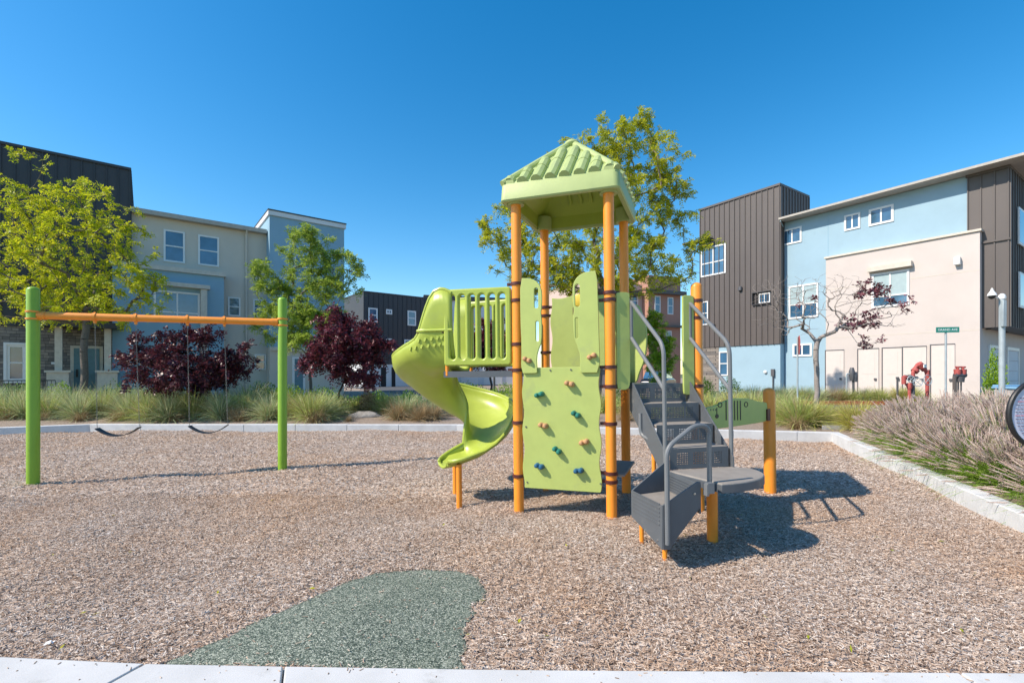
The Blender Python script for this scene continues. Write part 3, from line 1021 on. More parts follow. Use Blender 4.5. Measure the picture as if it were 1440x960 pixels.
rw = plate('entry_panel', right_out, [rrect(.722, 2.42, .778, 2.68, .028, 6), rrect(.722, 2.06, .758, 2.30, .018, 6)], .03, M['panel'], T, PF @ Matrix.Translation((0, 0, .031)), .005)
PZ = -UB
def px_front(px, py, b=-.05):
    k = (px - CX) / F_PX
    q = FL + UB * b
    # q + UA*a on the ray
    a_ = (k * q.y - q.x) / (UA.x - k * UA.y)
    p = q + UA * a_
    return Vector((p.x, p.y, CAMH - (py - HY) / F_PX * p.y))
def hold(px, py, m, parent, ang):
    p = px_front(px, py)
    mb = MB()
    dx = UA * math.cos(ang) + Vector((0, 0, math.sin(ang)))
    for s_, r_ in ((-1, .028), (1, .030)):
        c = p + dx * (.028 * s_)
        q = Vector((0, 0, 1)).rotation_difference(PZ)
        mb.lathe([(r_ * 1.05, 0), (r_ * 1.02, .03), (r_ * .9, .062), (r_ * .55, .077), (r_ * .2, .08)], c - PZ * .0, 12, ax=PZ)
    mb.tube([p - dx * .03 + PZ * .02, p + dx * .03 + PZ * .02], .026, 8)
    o = mb.build('handhold', M[m], parent)
    mb = MB()
    for s_ in (-1, 1):
        mb.lathe([(.009, 0), (.009, .004)], p + dx * (.030 * s_) + PZ * .0595, 8, ax=PZ)
    o2 = mb.build('bolt', M['dark'], o) if False else None
    return o
for px, py, m, a in ((803.5, 539, 'tan', -.25), (761, 554, 'teal', .3), (812, 582, 'teal', -.5), (766, 597, 'tan', -.2), (823, 621, 'tan', .3), (785, 632, 'teal', -.6), (760, 654, 'blue', -.25), (815, 661, 'blue', .15)):
    hold(px, py, m, cw, a)
hold(745, 505, 'tan', lw, -.4); hold(835.5, 501, 'tan', rw, .4)
for px, py in ((741, 599), (845, 597), (742, 677), (845, 680), (748, 520), (776, 520), (805, 519.5), (826, 519), (835, 518)):
    mb = MB(); mb.lathe([(.010, 0), (.010, .006)], px_front(px, py, -.052), 8, ax=PZ)
    mb.build('bolt', M['firedark'], cw)

# back panel of the tower and its counting ring
PBk = frame_mtx(tw(0, 1.06, 0), UA)
bp = plate('back_panel', wavy(.11, 1.72, 1.0, 2.72, .014, 'LRT', 2.0), [], .03, M['panel'], T, PBk, .005)
ring = rrect(-.045, -.065, .045, .065, .03); rin = rrect(-.028, -.048, .028, .048, .02)
plate('letter_ring', ring, [rin], .012, M['maroon'], bp, frame_mtx(tw(.46, 1.03, 2.52), UA), .002)
mb = MB(); mb.lathe([(.085, 0), (.085, .012), (.07, .018)], tw(.50, 1.03, 2.665), 20, ax=PZ)
mb.build('spinner', M['yellow'], bp)

# triangular deck and the steps
TZ = 1.53
mb = MB()
tri = [FR, R2, BR]
mb.prism([(p.x, p.y) for p in tri], TZ - .05, TZ)
mb.build('step_deck', M['grey'], T)
# filler between the two deck levels
mb = MB(); mb.bar(zc(FR + UB * .06, (TZ + DZ) / 2 - .02), zc(BR - UB * .06, (TZ + DZ) / 2 - .02), .03, .14)
mb.build('filler', M['grey'], T)
# flanking panels at the head of the steps and on the back edge
PS = frame_mtx(FR + HD * .03, UC)
def flank(x0, x1, z0, z1, mt, rad=.03):
    out = smooth_poly([(x0 + .012, z0), (x1 - .03, z0), (x1, z0 + .07), (x1, z0 + .3), (x1, z1 - .05), (x1, z1), (x0, z1), (x0, z1 - .05), (x0, z0 + .3), (x0, z0 + .05)], 1)
    return plate('step_panel', out, [], .03, M['panel'], T, mt, .005)
flank(.065, .225, 1.47, 2.575, PS); flank(SP - .205, SP - .065, 1.40, 2.56, PS)
UF = (R2 - BR).normalized()
PBt = frame_mtx(BR - Vector((UF.y, -UF.x, 0)) * -.02, UF)
lo = smooth_poly([(.06, 1.52), (.20, 1.52), (.24, 1.66), (.32, 1.80), (.36, 2.0), (.36, 2.25), (.30, 2.42), (.24, 2.56), (.06, 2.58)], 2)
hi_ = [(SP - .06 - (x - .06) * .62, z) for x, z in lo]
plate('arch_panel', lo, [], .03, M['panel'], T, PBt, .005)
plate('arch_panel', hi_, [], .03, M['panel'], T, PBt, .005)

# steps
ST = thing  # placeholder name kept out of the scene
E0 = FR + UC * (SP * .243); E1 = FR + UC * (SP * .875)
STW = (E1 - E0).length
RZ = (TZ - .70) / 4; RUN = .25
steps = MB(); treads = MB()
for k in range(4):
    d = RUN * k + .01
    zt = TZ - RZ * k
    o = zc(E0 + HD * d + UC * .02, zt - RZ)
    nx = 36; ny = 10
    HB = [4, 5, 6, 7, 8, 9, 10, 14, 15, 16, 17, 18, 19, 20, 21, 22, 23, 24, 25, 27, 28, 29, 30, 31]
    def sk(i, j): return not (2 <= j <= 7 and i in HB)
    perf(steps, o, UC * (STW - .04), Vector((0, 0, RZ)), nx, ny, .44, .004, sk)
    perf(steps, o + UC * (STW - .04) + HD * -.003, UC * -(STW - .04), Vector((0, 0, RZ)), nx, ny, .44, .004, lambda i, j: not (2 <= j <= 7 and (35 - i) in HB))
    if k < 3:
        zz = zt - RZ
        treads.bar(zc(E0 + HD * (d + RUN / 2 - .01) + UC * .015, zz - .012), zc(E1 + HD * (d + RUN / 2 - .01) - UC * .015, zz - .012), RUN + .01, .026)
stair = steps.build('staircase', M['grey'], T, smooth=False)
treads.build('tread', M['deck'], stair, bevel=.006)
for e, sgn in ((E0, -1), (E1, 1)):
    mt = frame_mtx(e + UC * (.012 * sgn), HD)
    z = TZ
    out = [(-.03, TZ + .02), (.05, TZ + .02), (.80, .80), (.80, .58), (.72, .60), (-.03, TZ - .30)]
    plate('stringer', out, [], .012, M['grey'], stair, mt, .002)

PZ0 = .70
def PS3(d, c, z): return E0 + HD * d + UC * c + Vector((0, 0, z))   # down, across
# landing: rounded on its right and front
DP = .755
land = [PS3(DP, -.02, 0), PS3(DP, STW - .01, 0), PS3(DP + .0, STW + .06, 0)]
land = []
for d, c in ((DP + .005, -.02), (DP + .005, STW + .03), (DP + .10, STW + .12), (DP + .24, STW + .14), (DP + .40, STW + .08), (DP + .53, STW - .06), (DP + .61, STW - .24), (DP + .64, .26), (DP + .64, .14)):
    land.append((d, c))
xy = [PS3(d, c, 0) for d, c in land]
# smooth the rounded part only
import itertools
sm = [xy[0], xy[1]] + fillet([xy[1]] + xy[2:7] + [xy[7]], .14, 4)[1:] + [xy[8]]
mb = MB(); mb.prism([(p.x, p.y) for p in sm], PZ0 - .075, PZ0)
lo_ = mb.build('landing', M['deck'], T, bevel=.01)
mb = MB()
skirt = [p for p in sm]
def shrink(p, k=.985):
    c = sum(sm, Vector((0, 0, 0))) / len(sm); return c + (p - c) * k
mb.prism([(shrink(p, 1.006).x, shrink(p, 1.006).y) for p in sm], PZ0 - .085, PZ0 - .012)
mb.build('skirt', M['grey'], lo_, bevel=.004)
pl = Vector(((1002 - CX) / F_PX * 4.66, 4.66, 0))
post(pl, PZ0 - .08, False, .052, parent=lo_, name='leg')
mb = MB()
q = at(999, 683, 4.06)
mb.box((q.x, q.y, PZ0 - .03), (.06, .05, .09), A2); mb.box((q.x - .03, q.y, PZ0 - .045), (.02, .06, .1), A2)
mb.build('joint_bracket', M['pipe'], lo_)

# entry pod below the landing
SZ = .50
A_ = Vector((1.145, 4.50, 0)); B_ = Vector((1.275, 3.99, 0)); C_ = Vector((1.635, 4.09, 0)); D_ = Vector((1.545, 4.68, 0))
pod = MB()
pod.add([zc(p, SZ) for p in (A_, B_, C_, D_)] + [zc(p, SZ - .03) for p in (A_, B_, C_, D_)], [(0, 1, 2, 3), (7, 6, 5, 4)])
podo = pod.build('entry_step', M['deck'], T, smooth=False)
def wall_plate(a, b, zb0, zb1, zt0, zt1, name, ribs=0, extra=None):
    L = (b - a).length
    out = [(0, zb0), (L, zb1), (L, zt1), (0, zt0)] if extra is None else extra(L)
    mt = frame_mtx(a, b - a)
    o = plate(name, out, [], .014, M['grey'], podo, mt, .003)
    if ribs:
        mb = MB(); u = (b - a).normalized(); nrm = Vector((u.y, -u.x, 0))
        for k in range(ribs):
            z = zb0 + .07 + k * .035
            mb.bar(zc(a + u * .03 + nrm * .008, z), zc(b - u * .03 + nrm * .008, z), .008, .012)
        mb.build('rib', M['grey'], o)
    return o
wall_plate(A_, B_, .30, .17, .54, .54, 'riser_plate', 6)
wall_plate(D_ + Vector((.0, 0, 0)), C_, .44, .44, .695, .695, 'riser_plate', 0)
wall_plate(B_, C_, 0, 0, 0, 0, 'side_plate', 0, lambda L: [(0, .17), (.07, .165), (.12, .24), (L, .50), (L, .715), (L - .03, .72), (0, .545)])
wall_plate(D_, A_, 0, 0, 0, 0, 'side_plate', 0, lambda L: [(0, .52), (L, .34), (L, .545), (0, .80)])
mb = MB()
u = (C_ - D_).normalized(); nrm = Vector((-.99, -.15, 0))
for k in range(6):
    mb.bar(zc(D_ + u * .05 + nrm * .012, .53 + k * .026), zc(C_ - u * .12 + nrm * .012, .53 + k * .026), .006, .008)
mb.build('rib', M['grey'], podo)
for px, py in ((935, 787), (902.5, 766)):
    Y = CAMH * F_PX / (py - HY); post(Vector(((px - CX) / F_PX * Y, Y, 0)), .33, False, .021, parent=podo, name='leg')
mb = MB()
uu = (C_ - B_).normalized(); nr = Vector((uu.y, -uu.x, 0))
for s_, z in ((.035, .34), (.035, .25), (.31, .62)):
    p = B_ + uu * s_; mb.lathe([(.012, 0), (.010, .006)], zc(p, z) + nr * .008, 8, ax=nr)
uu2 = (B_ - A_).normalized(); nr2 = Vector((uu2.y, -uu2.x, 0))
for s_ in (.05, .25, .46):
    p = A_ + uu2 * s_; mb.lathe([(.011, 0), (.009, .006)], zc(p, .275 - .1 * s_) + nr2 * .008, 8, ax=nr2)
mb.build('bolt', M['bolt'], podo)

# handrails
RR = .021
def rail(pts, rad, parent, name='handrail'):
    mb = MB(); mb.tube(fillet(pts, rad, 7), RR, 10); return mb.build(name, M['pipe'], parent)
eL = E0 - UC * .022 ; eR = E1 + UC * .025
rail([zc(eL + HD * .03, 2.46), zc(eL + HD * .05, 2.46), zc(eL + HD * .735, 1.93), zc(eL + HD * .745, .76)], .12, stair)
rail([zc(eL + HD * .03, 2.06), zc(eL + HD * .05, 2.05), zc(eL + HD * .735, 1.50)], .04, stair)
rail([zc(eL + HD * .035, 2.46), zc(eL + HD * .035, 2.04)], .02, stair)
rail([zc(eR + HD * .03, 2.46), zc(eR + HD * .05, 2.46), zc(eR + HD * .735, 1.94), zc(eR + HD * .745, .74)], .12, stair)
rail([zc(eR + HD * .03, 2.06), zc(eR + HD * .05, 2.05), zc(eR + HD * .735, 1.48)], .04, stair)
rail([zc(eR + HD * .035, 2.46), zc(eR + HD * .035, 2.04)], .02, stair)
b0 = B_ + (C_ - B_).normalized() * .035 + Vector((.0, -.03, 0))
g1 = at(999, 620, 4.12)
rail([zc(b0, .22), zc(b0, 1.03), zc(b0.lerp(Vector((g1.x, g1.y, 0)), .66), 1.21), zc(Vector((g1.x, g1.y, 0)), 1.19), zc(Vector((g1.x, g1.y, 0)), PZ0)], .09, T, 'pod_rail')
# back brace of the stairs on its thin orange stub
k0 = E0 + HD * .1 + UB * .12
rail([zc(E0 + HD * .25 - UC * .03, 1.22), zc(E0 + HD * .25 - UC * .03, .98), zc(E0 + HD * .50 + UC * .03, .93)], .08, T, 'stair_brace')
kb = E0 + HD * .46 + UC * .01
post(kb, .93, False, .022, name='stair_stub')

# small bench shelf between the right posts
mb = MB(); mb.bar(zc(FR + UB * .05 + UA * .02, .50), zc(BR - UB * .2 + UA * .02, .50), .24, .03)
mb.build('bench', M['deck'], T, bevel=.006)

# dashboard play panel out to the low bollard
BO = Vector(((1083 - CX) / F_PX * 6.66, 6.66, 0))
bo = post(BO, 1.43, True, .078, name='bollard')
clamp(bo, BO, 1.07, ((R2 - BO).normalized(),))
du = (BO - R2).normalized(); dl = (BO - R2).length
PD = frame_mtx(R2 + Vector((du.y, -du.x, 0)) * .02, du)
x0, x1 = .10, dl - .13
out = smooth_poly([(x0, .965), (x1, .965), (x1, 1.0), (x1, 1.2), (x1 - .02, 1.235), (x1 - .25, 1.25), (x1 - .45, 1.295), ((x0 + x1) / 2 + .15, 1.32), ((x0 + x1) / 2 - .15, 1.32), (x0 + .45, 1.295), (x0 + .25, 1.25), (x0 + .02, 1.235), (x0, 1.2), (x0, 1.0)], 2)
dp = plate('dashboard_panel', out, [], .03, M['panel'], T, PD, .005)
dn = Vector((du.y, -du.x, 0))
def dash(px, py, dd=.036):
    k = (px - CX) / F_PX; q = R2 + dn * dd
    a_ = (k * q.y - q.x) / (du.x - k * du.y)
    return a_, CAMH - (py - HY) / F_PX * (q.y + du.y * a_)
PD2 = frame_mtx(R2 + dn * .037, du)
for px, py in ((1014, 571), (1050.5, 571)):
    a_, z = dash(px, py)
    c1 = [(a_ + .050 * math.cos(t), z + .036 * math.sin(t)) for t in np.linspace(0, 2 * PI, 25)[:-1]]
    c2 = [(a_ + .037 * math.cos(t), z + .026 * math.sin(t)) for t in np.linspace(0, 2 * PI, 25)[:-1]]
    plate('headlamp_ring', c1, [c2], .006, M['black'], dp, PD2, .001)
for px in (1022.5, 1030, 1034.3, 1038.5, 1042.5):
    a_, z0 = dash(px, 593); a_, z1 = dash(px, 565.5)
    plate('grille_slot', rrect(a_ - .010, z0, a_ + .010, z1, .009), [], .006, M['black'], dp, PD2, .001)
a_, z = dash(1009.5, 587)
plate('gear_knob', [(a_ + .036 * math.cos(t), z + .026 * math.sin(t)) for t in np.linspace(0, 2 * PI, 17)[:-1]], [], .01, M['black'], dp, PD2, .001)
a_, z1 = dash(1009.5, 575)
plate('gear_slot', rrect(a_ - .006, z, a_ + .006, z1, .004), [], .005, M['black'], dp, PD2, .001)
for px in (1001, 1004.5, 1008):
    a_, z = dash(px, 578)
    plate('gear_mark', rrect(a_ - .006, z - .012, a_ + .006, z + .012, .003), [], .005, M['grey'], dp, PD2, .001)
mb = MB()
for s_ in (x0 + .01, x1 - .01):
    mb.bar(zc(R2 + du * (s_ - .03) + dn * .045, 1.06), zc(R2 + du * (s_ + .05) + dn * .045, 1.06), .02, .16)
mb.bar(zc(R2 + du * (x1 + .02) + dn * .03, 1.10), zc(BO - du * .05, 1.10), .03, .03)
mb.bar(zc(R2 + du * .03 + dn * .03, 1.10), zc(R2 + du * .13 + dn * .03, 1.10), .03, .03)
mb.build('bracket', M['maroon'], dp)

# tilt a touch, as the tower in the photo leans
T.rotation_euler = (0, R(-.6), 0)

# ---------------------------------------------------------------- swing set
SL = Vector((-7.29, 7.20, 0)); SR = Vector((-3.97, 8.18, 0))
SU = (SR - SL).normalized(); SN = Vector((SU.y, -SU.x, 0))
SW = thing('swing_set', 'lime green swing frame with an orange top beam', 'swing frame', ((SL.x + SR.x) / 2, (SL.y + SR.y) / 2, 0))
BZ = 2.545
pts = []
for p in (SL, SR):
    lean = Vector((-.03, 0, 0)) if p is SL else Vector((-.02, 0, 0))
    mb = MB(); r_ = .078 if p is SL else .073
    prof = [(r_, -.3), (r_, 2.93)] + [(r_ * math.cos(t), 2.93 + .05 * math.sin(t)) for t in (R(30), R(60), R(85))]
    mb.lathe(prof, (p.x, p.y, 0), 24)
    po = mb.build('post', M['lime'], SW)
    mb = MB()
    for z in (BZ + .055, BZ - .055):
        mb.lathe([(r_ + .001, z - .014), (r_ + .012, z - .012), (r_ + .012, z + .012), (r_ + .001, z + .014)], (p.x, p.y, 0), 20)
    mb.build('collar', M['orange'], po)
mb = MB(); mb.tube([zc(SL + SU * .06, BZ), zc(SR - SU * .06, BZ)], .057, 20)
mb.tube([zc(SL + SU * .07, BZ), zc(SL + SU * .16, BZ)], .064, 20); mb.tube([zc(SR - SU * .16, BZ), zc(SR - SU * .07, BZ)], .064, 20)
beam = mb.build('beam', M['orange'], SW)
def on_beam(px):
    k = (px - CX) / F_PX
    return (k * SL.y - SL.x) / (SU.x - k * SU.y)
hang = [on_beam(p) for p in (133.5, 191, 263.5, 315.5)]
for a_ in hang:
    mb = MB(); c = zc(SL + SU * a_, BZ)
    mb.tube([c - SU * .022, c + SU * .022], .067, 20)
    mb.box((c.x, c.y, BZ - .075), (.03, .03, .05)); mb.box((c.x, c.y, BZ + .068), (.02, .02, .02))
    mb.build('hanger', M['orange'], beam)
def make_swing(a0, a1, label):
    pc = SL + SU * ((a0 + a1) / 2)
    s = thing('swing', label, 'swing', (pc.x, pc.y, BZ - .1), 0, 'belt swings')
    q0 = zc(SL + SU * a0, BZ - .1); q1 = zc(SL + SU * a1, BZ - .1)
    e0 = zc(SL + SU * (a0 + .03), .80); e1 = zc(SL + SU * (a1 + .05), .80)
    for q, e in ((q0, e0), (q1, e1)):
        mb = MB()
        L = (e - q).length; n_ = int(L / .042); d = (e - q).normalized()
        for k in range(n_):
            c = q.lerp(e, (k + .5) / n_)
            sd = SU if k % 2 else SN
            ring_ = [c + d * (.025 * math.cos(t)) + sd * (.007 * math.sin(t)) for t in np.linspace(0, 2 * PI, 9)]
            mb.tube(ring_, .0020, 4, False)
        mb.build('chain', M['chain'], s)
    pts = []
    N = 16
    for k in range(N + 1):
        t = k / N; p = e0.lerp(e1, t)
        sag = .125 * (1 - (2 * t - 1) ** 2)
        pts.append(p - Vector((0, 0, sag)))
    mb = MB(); vs, fs = [], []
    for p in pts:
        for w_, z_ in ((-.075, .004), (.075, .004), (.075, -.006), (-.075, -.006)):
            vs.append(p + SN * w_ + Vector((0, 0, z_)))
    for k in range(N):
        for i in range(4):
            j = (i + 1) % 4
            fs.append((k * 4 + i, k * 4 + j, (k + 1) * 4 + j, (k + 1) * 4 + i))
    fs += [(3, 2, 1, 0), (N * 4, N * 4 + 1, N * 4 + 2, N * 4 + 3)]
    mb.add(vs, fs); mb.build('seat', M['rubber'], s, ang=60)
make_swing(hang[0], hang[1], 'black belt swing on chains, the one nearer the left swing post')
make_swing(hang[2], hang[3], 'black belt swing on chains, the one nearer the right swing post')

# --------------------------------------------------------------- buildings
class Fr:
    def __init__(s, O, U):
        s.O = Vector((O[0], O[1], 0)); s.U = Vector((U[0], U[1], 0)).normalized(); s.N = Vector((s.U.y, -s.U.x, 0))
    def p(s, u, d, z): return s.O + s.U * u + s.N * d + Vector((0, 0, z))
    def u(s, px, d=0.0):
        k = (px - CX) / F_PX; q = s.O + s.N * d
        return (k * q.y - q.x) / (s.U.x - k * s.U.y)
    def z(s, px, py, d=0.0):
        q = s.p(s.u(px, d), d, 0)
        return CAMH - (py - HY) / F_PX * q.y
    def box(s, mb, u0, u1, d0, d1, z0, z1):
        if u0 > u1: u0, u1 = u1, u0
        if d0 > d1: d0, d1 = d1, d0
        mb.hexa([s.p(u0, d1, z0), s.p(u1, d1, z0), s.p(u1, d0, z0), s.p(u0, d0, z0),
                 s.p(u0, d1, z1), s.p(u1, d1, z1), s.p(u1, d0, z1), s.p(u0, d0, z1)])
    def rect(s, x0, x1, y0, y1, d=0.0):
        xc = (x0 + x1) / 2
        return s.u(x0, d), s.u(x1, d), s.z(xc, y1, d), s.z(xc, y0, d)

def cladding(fr, u0, u1, d0, d1, z0, z1, mat_, parent, name='cladding', pitch=.42, side=None, top=True):
    mb = MB(); fr.box(mb, u0, u1, d0, d1, z0, z1)
    n = int((u1 - u0) / pitch)
    for k in range(n + 1):
        u = u0 + .03 + (u1 - u0 - .06) * k / n
        fr.box(mb, u - .02, u + .02, d1 + .002, d1 + .045, z0, z1 - .1)
    if side:
        us = u1 if side > 0 else u0
        n = int((d1 - d0) / pitch)
        for k in range(n + 1):
            d = d0 + .03 + (d1 - d0 - .06) * k / n
            fr.box(mb, us + (.002 if side > 0 else -.045), us + (.045 if side > 0 else -.002), d - .02, d + .02, z0, z1 - .1)
    fr.box(mb, u0 - .03, u1 + .03, d0, d1 + .07, z1 - .1, z1 + .02)
    return mb.build(name, mat_, parent, smooth=False)

def window(fr, r, d, parent, cols=1, rows=1, fw=.07, frame='white', split=None, blind=False, trim=0.0):
    u0, u1, z0, z1 = r
    mb = MB()
    e = d + .045
    fr.box(mb, u0, u0 + fw, d + .002, e, z0, z1); fr.box(mb, u1 - fw, u1, d + .002, e, z0, z1)
    fr.box(mb, u0 + fw, u1 - fw, d + .002, e, z0, z0 + fw); fr.box(mb, u0 + fw, u1 - fw, d + .002, e, z1 - fw, z1)
    for k in range(1, cols):
        u = u0 + (u1 - u0) * k / cols; fr.box(mb, u - fw * .35, u + fw * .35, d + .004, e - .006, z0 + fw, z1 - fw)
    zs = split if split is not None else .5
    if rows > 1:
        zz = z0 + (z1 - z0) * zs
        us = [u0 + (u1 - u0) * k / cols for k in range(cols + 1)]
        for k in range(cols):
            a = us[k] + (fw if k == 0 else fw * .35); b = us[k + 1] - (fw if k == cols - 1 else fw * .35)
            fr.box(mb, a, b, d + .004, e - .008, zz - fw * .35, zz + fw * .35)
    if trim:
        t = trim
        fr.box(mb, u0 - t, u0 - .002, d + .002, e + .03, z0 - t, z1 + t); fr.box(mb, u1 + .002, u1 + t, d + .002, e + .03, z0 - t, z1 + t)
        fr.box(mb, u0 - .002, u1 + .002, d + .002, e + .03, z1 + .002, z1 + t); fr.box(mb, u0 - .002, u1 + .002, d + .002, e + .03, z0 - t, z0 - .002)
    o = mb.build('window', M[frame], parent, smooth=False)
    mb = MB()
    zb = z0 + (z1 - z0) * (zs if rows > 1 else .5)
    fr.box(mb, u0 + fw * .9, u1 - fw * .9, d + .003, d + .012, z0 + fw * .9, (zb if blind else z1 - fw * .9))
    mb.build('pane', M['glass'], o, smooth=False)
    if blind:
        mb = MB(); fr.box(mb, u0 + fw * .9, u1 - fw * .9, d + .003, d + .012, zb + .001, z1 - fw * .9)
        mb.build('blind', M['blind'], o, smooth=False)
    return o

GB = .28
# ---- right building
RF = Fr((18.73, 23.5), (.556, -.831))
uL = RF.u(984, .5); uB = RF.u(1097, .5); u0 = RF.u(1098); uC = RF.u(1360); uE = RF.u(1420)
zR = RF.z(1240, 278)
org = RF.p(u0, 0, 0)
RB = thing('apartment_building', 'blue and beige apartment block with brown metal tower on the right side of the photo', 'building', (org.x, org.y, GB))
zTop = RF.z(1097, 258, .5); zClad = RF.z(1040, 486, .5)
cl = cladding(RF, uL, uB, -3.0, .5, zClad, zTop, M['clad'], RB, side=1, pitch=.34)
mb = MB(); RF.box(mb, RF.u(1011, .44), uB - .02, -6, .44, GB, zClad - .002); mb.build('wall', M['blue_wall'], RB, smooth=False)
mb = MB(); RF.box(mb, uL + .03, RF.u(1011, .44) - .004, -6, .46, GB, zClad - .002); mb.build('stone_wall', M['stone'], RB, smooth=False)
zO = RF.z(1400, 460)
uG = RF.u(1378, .35)
mb = MB(); RF.box(mb, uB + .002, uC, -9, 0, zO, zR - .02); RF.box(mb, uB + .002, uG - .4, -8.9, -.003, GB, zO - .002)
mb.build('wall', M['blue_wall'], RB, smooth=False)
uW = RF.u(1161.4, .35); zL = RF.z(1270, 344.5, .35)
mb = MB(); RF.box(mb, uW, uG, -8.8, .35, GB, zL); mb.build('wall', M['beige_wall'], RB, smooth=False)
mb = MB(); RF.box(mb, uW - .06, uG + .06, .002, .43, zL + .002, zL + .10); mb.build('ledge', M['tan_trim'], RB, smooth=False)
cladding(RF, uC + .004, uE, -9.1, .03, zO, zR - .02, M['clad'], RB, side=1)
# roof slab with eave
mb = MB(); RF.box(mb, uB + .05, uE + .55, -9.6, .72, zR + .0, zR + .13)
mb.build('roof', M['eave'], RB, smooth=False)
mb = MB(); RF.box(mb, uB + .05, uE + .60, .722, .79, zR + .01, zR + .12)
mb.build('gutter', M['eave'], RB, smooth=False)
# recessed garages under the overhang
for k, (a, b) in enumerate(((1.0, 3.2), (4.2, 6.6))):
    mb = MB()
    uS = uG + .003
    def sidebox(mb, d0, d1, z0, z1, t0, t1): RF.box(mb, uS + t0, uS + t1, d0, d1, z0, z1)
    sidebox(mb, .0 - a - .12, .0 - a, GB, 2.95, 0, .06); sidebox(mb, -b, -b + .12, GB, 2.95, 0, .06); sidebox(mb, -b + .12, -a - .12, 2.8, 2.95, 0, .06)
    f_ = mb.build('garage_door', M['white'], RB, smooth=False)
    mb = MB()
    for i in range(5): sidebox(mb, -b + .13, -a - .13, GB + .02 + i * .5, GB + .5 + i * .5, 0, .03)
    mb.build('door_panel', M['pale_wall'], f_, smooth=False)
for d in (-.6, -3.7):
    mb = MB(); p = RF.p(uG + .09, d, 3.75); mb.lathe([(.08, -.14), (.11, .0), (.05, .1)], p, 12); mb.build('wall_lamp', M['black'], RB)
    mb = MB(); RF.box(mb, uG + .003, uG + .06, d - .15, d + .1, 4.55, 4.75); mb.build('vent', M['dark'], RB, smooth=False)
# windows
def rw(x0, x1, y0, y1, d=0.0, **k): return window(RF, RF.rect(x0, x1, y0, y1, d), d, RB, **k)
rw(986, 1021, 346, 387, .5, cols=2, rows=2, split=.45, fw=.09)
rw(984.8, 996, 424, 457, .5, rows=2)
rw(1011.5, 1024.5, 494, 528, .445, rows=2, fw=.08)
r_ = RF.rect(1059, 1084, 410, 428, .5)
mb = MB(); RF.box(mb, r_[0], r_[1], .548, .56, r_[2], r_[3]); 
mb = MB(); RF.box(mb, r_[0] - .02, r_[0] + .02, .5, .62, r_[2], r_[3]); RF.box(mb, r_[0] + .022, r_[1], .5, .62, r_[3] - .05, r_[3]); RF.box(mb, r_[0] + .022, r_[1], .5, .62, r_[2], r_[2] + .05)
mb.build('window_hood', M['clad_dark'], RB, smooth=False)
window(RF, (r_[0] + (r_[1] - r_[0]) * .35, r_[1] - .03, r_[2] + .08, r_[3] - .12), .5, RB, cols=2, fw=.05)
mb = MB(); RF.box(mb, r_[0] + .03, r_[0] + (r_[1] - r_[0]) * .35 - .01, .502, .51, r_[2] + .055, r_[3] - .055); mb.build('recess', M['dark'], RB, smooth=False)
# awning over the tall corner window
aw0, aw1 = RF.u(975, .5), RF.u(1000, .5); za = RF.z(990, 341, .5)
mb = MB(); RF.box(mb, aw0 - .4, aw1 + .2, .502, 1.15, za, za + .12); mb.build('awning', M['black'], RB, smooth=False)
rw(1101, 1127.6, 321, 343, 0, cols=2, fw=.09)
rw(1187.5, 1210, 301, 323, 0, cols=2, fw=.09)
rw(1222, 1257, 291, 315, 0, cols=2, fw=.10)
rw(1109.5, 1151, 400, 447, 0, cols=2, rows=2, split=.42, blind=True, fw=.09)
rw(1115, 1142, 483, 501, 0, cols=2, fw=.10)
rw(1226, 1279, 382, 431, .35, cols=2, rows=2, split=.32, blind=True, fw=.09)
hd_ = RF.rect(1222, 1284, 372, 379, .35)
mb = MB(); RF.box(mb, hd_[0], hd_[1], .352, .62, hd_[2], hd_[3]); mb.build('window_head', M['tan_trim'], RB, smooth=False)
v_ = RF.rect(1343, 1352, 362, 373, .35)
mb = MB(); RF.box(mb, v_[0], v_[1], .352, .58, v_[2], v_[3]); mb.build('wall_vent', M['white'], RB, smooth=False, bevel=.03)
for px, py in ((1041, 406), (1003, 458)):
    p = RF.p(RF.u(px, .55), .55, RF.z(px, py, .55))
    mb = MB(); mb.lathe([(.07, -.14), (.12, -.1), (.12, .1), (.05, .16)], p, 12); mb.build('wall_lamp', M['firedark'], RB)
# utility doors
for x0_, x1_, y0_ in ((1161, 1187, 493), (1206.5, 1236, 491), (1241, 1268.5, 489.5), (1269.5, 1303, 488), (1309, 1343, 485)):
    a, b = RF.u(x0_ + 1, .35), RF.u(x1_, .35); zt = RF.z((x0_ + x1_) / 2, y0_, .35)
    mb = MB(); RF.box(mb, a, b, .352, .395, GB + .1, zt)
    RF.box(mb, a + .16, b - .16, .396, .402, GB + 1.35, zt - .16); RF.box(mb, a + .16, b - .16, .396, .402, GB + .25, GB + 1.15)
    d_ = mb.build('utility_door', M['door'], RB, smooth=False)
    mb = MB(); RF.box(mb, a - .05, a - .003, .352, .40, GB + .1, zt + .05); RF.box(mb, a - .003, b + .003, .352, .405, zt + .003, zt + .05)
    mb.build('door_gap', M['firedark'], d_, smooth=False)
    mb = MB(); RF.box(mb, b - .18, b - .08, .396, .46, GB + 1.05, GB + 1.15); mb.build('handle', M['firedark'], d_, smooth=False)
for z_ in (3.55, 6.15):
    mb = MB(); RF.box(mb, uW + .02, uG - .02, .351, .356, z_, z_ + .025); mb.build('stucco_joint', M['tan_wall'], RB, smooth=False)
mb = MB(); u_ = RF.u(1164.5); RF.box(mb, u_ - .012, u_ + .012, .001, .006, zL + .12, zR - .05); mb.build('stucco_joint', M['blue_wall_deep'], RB, smooth=False)
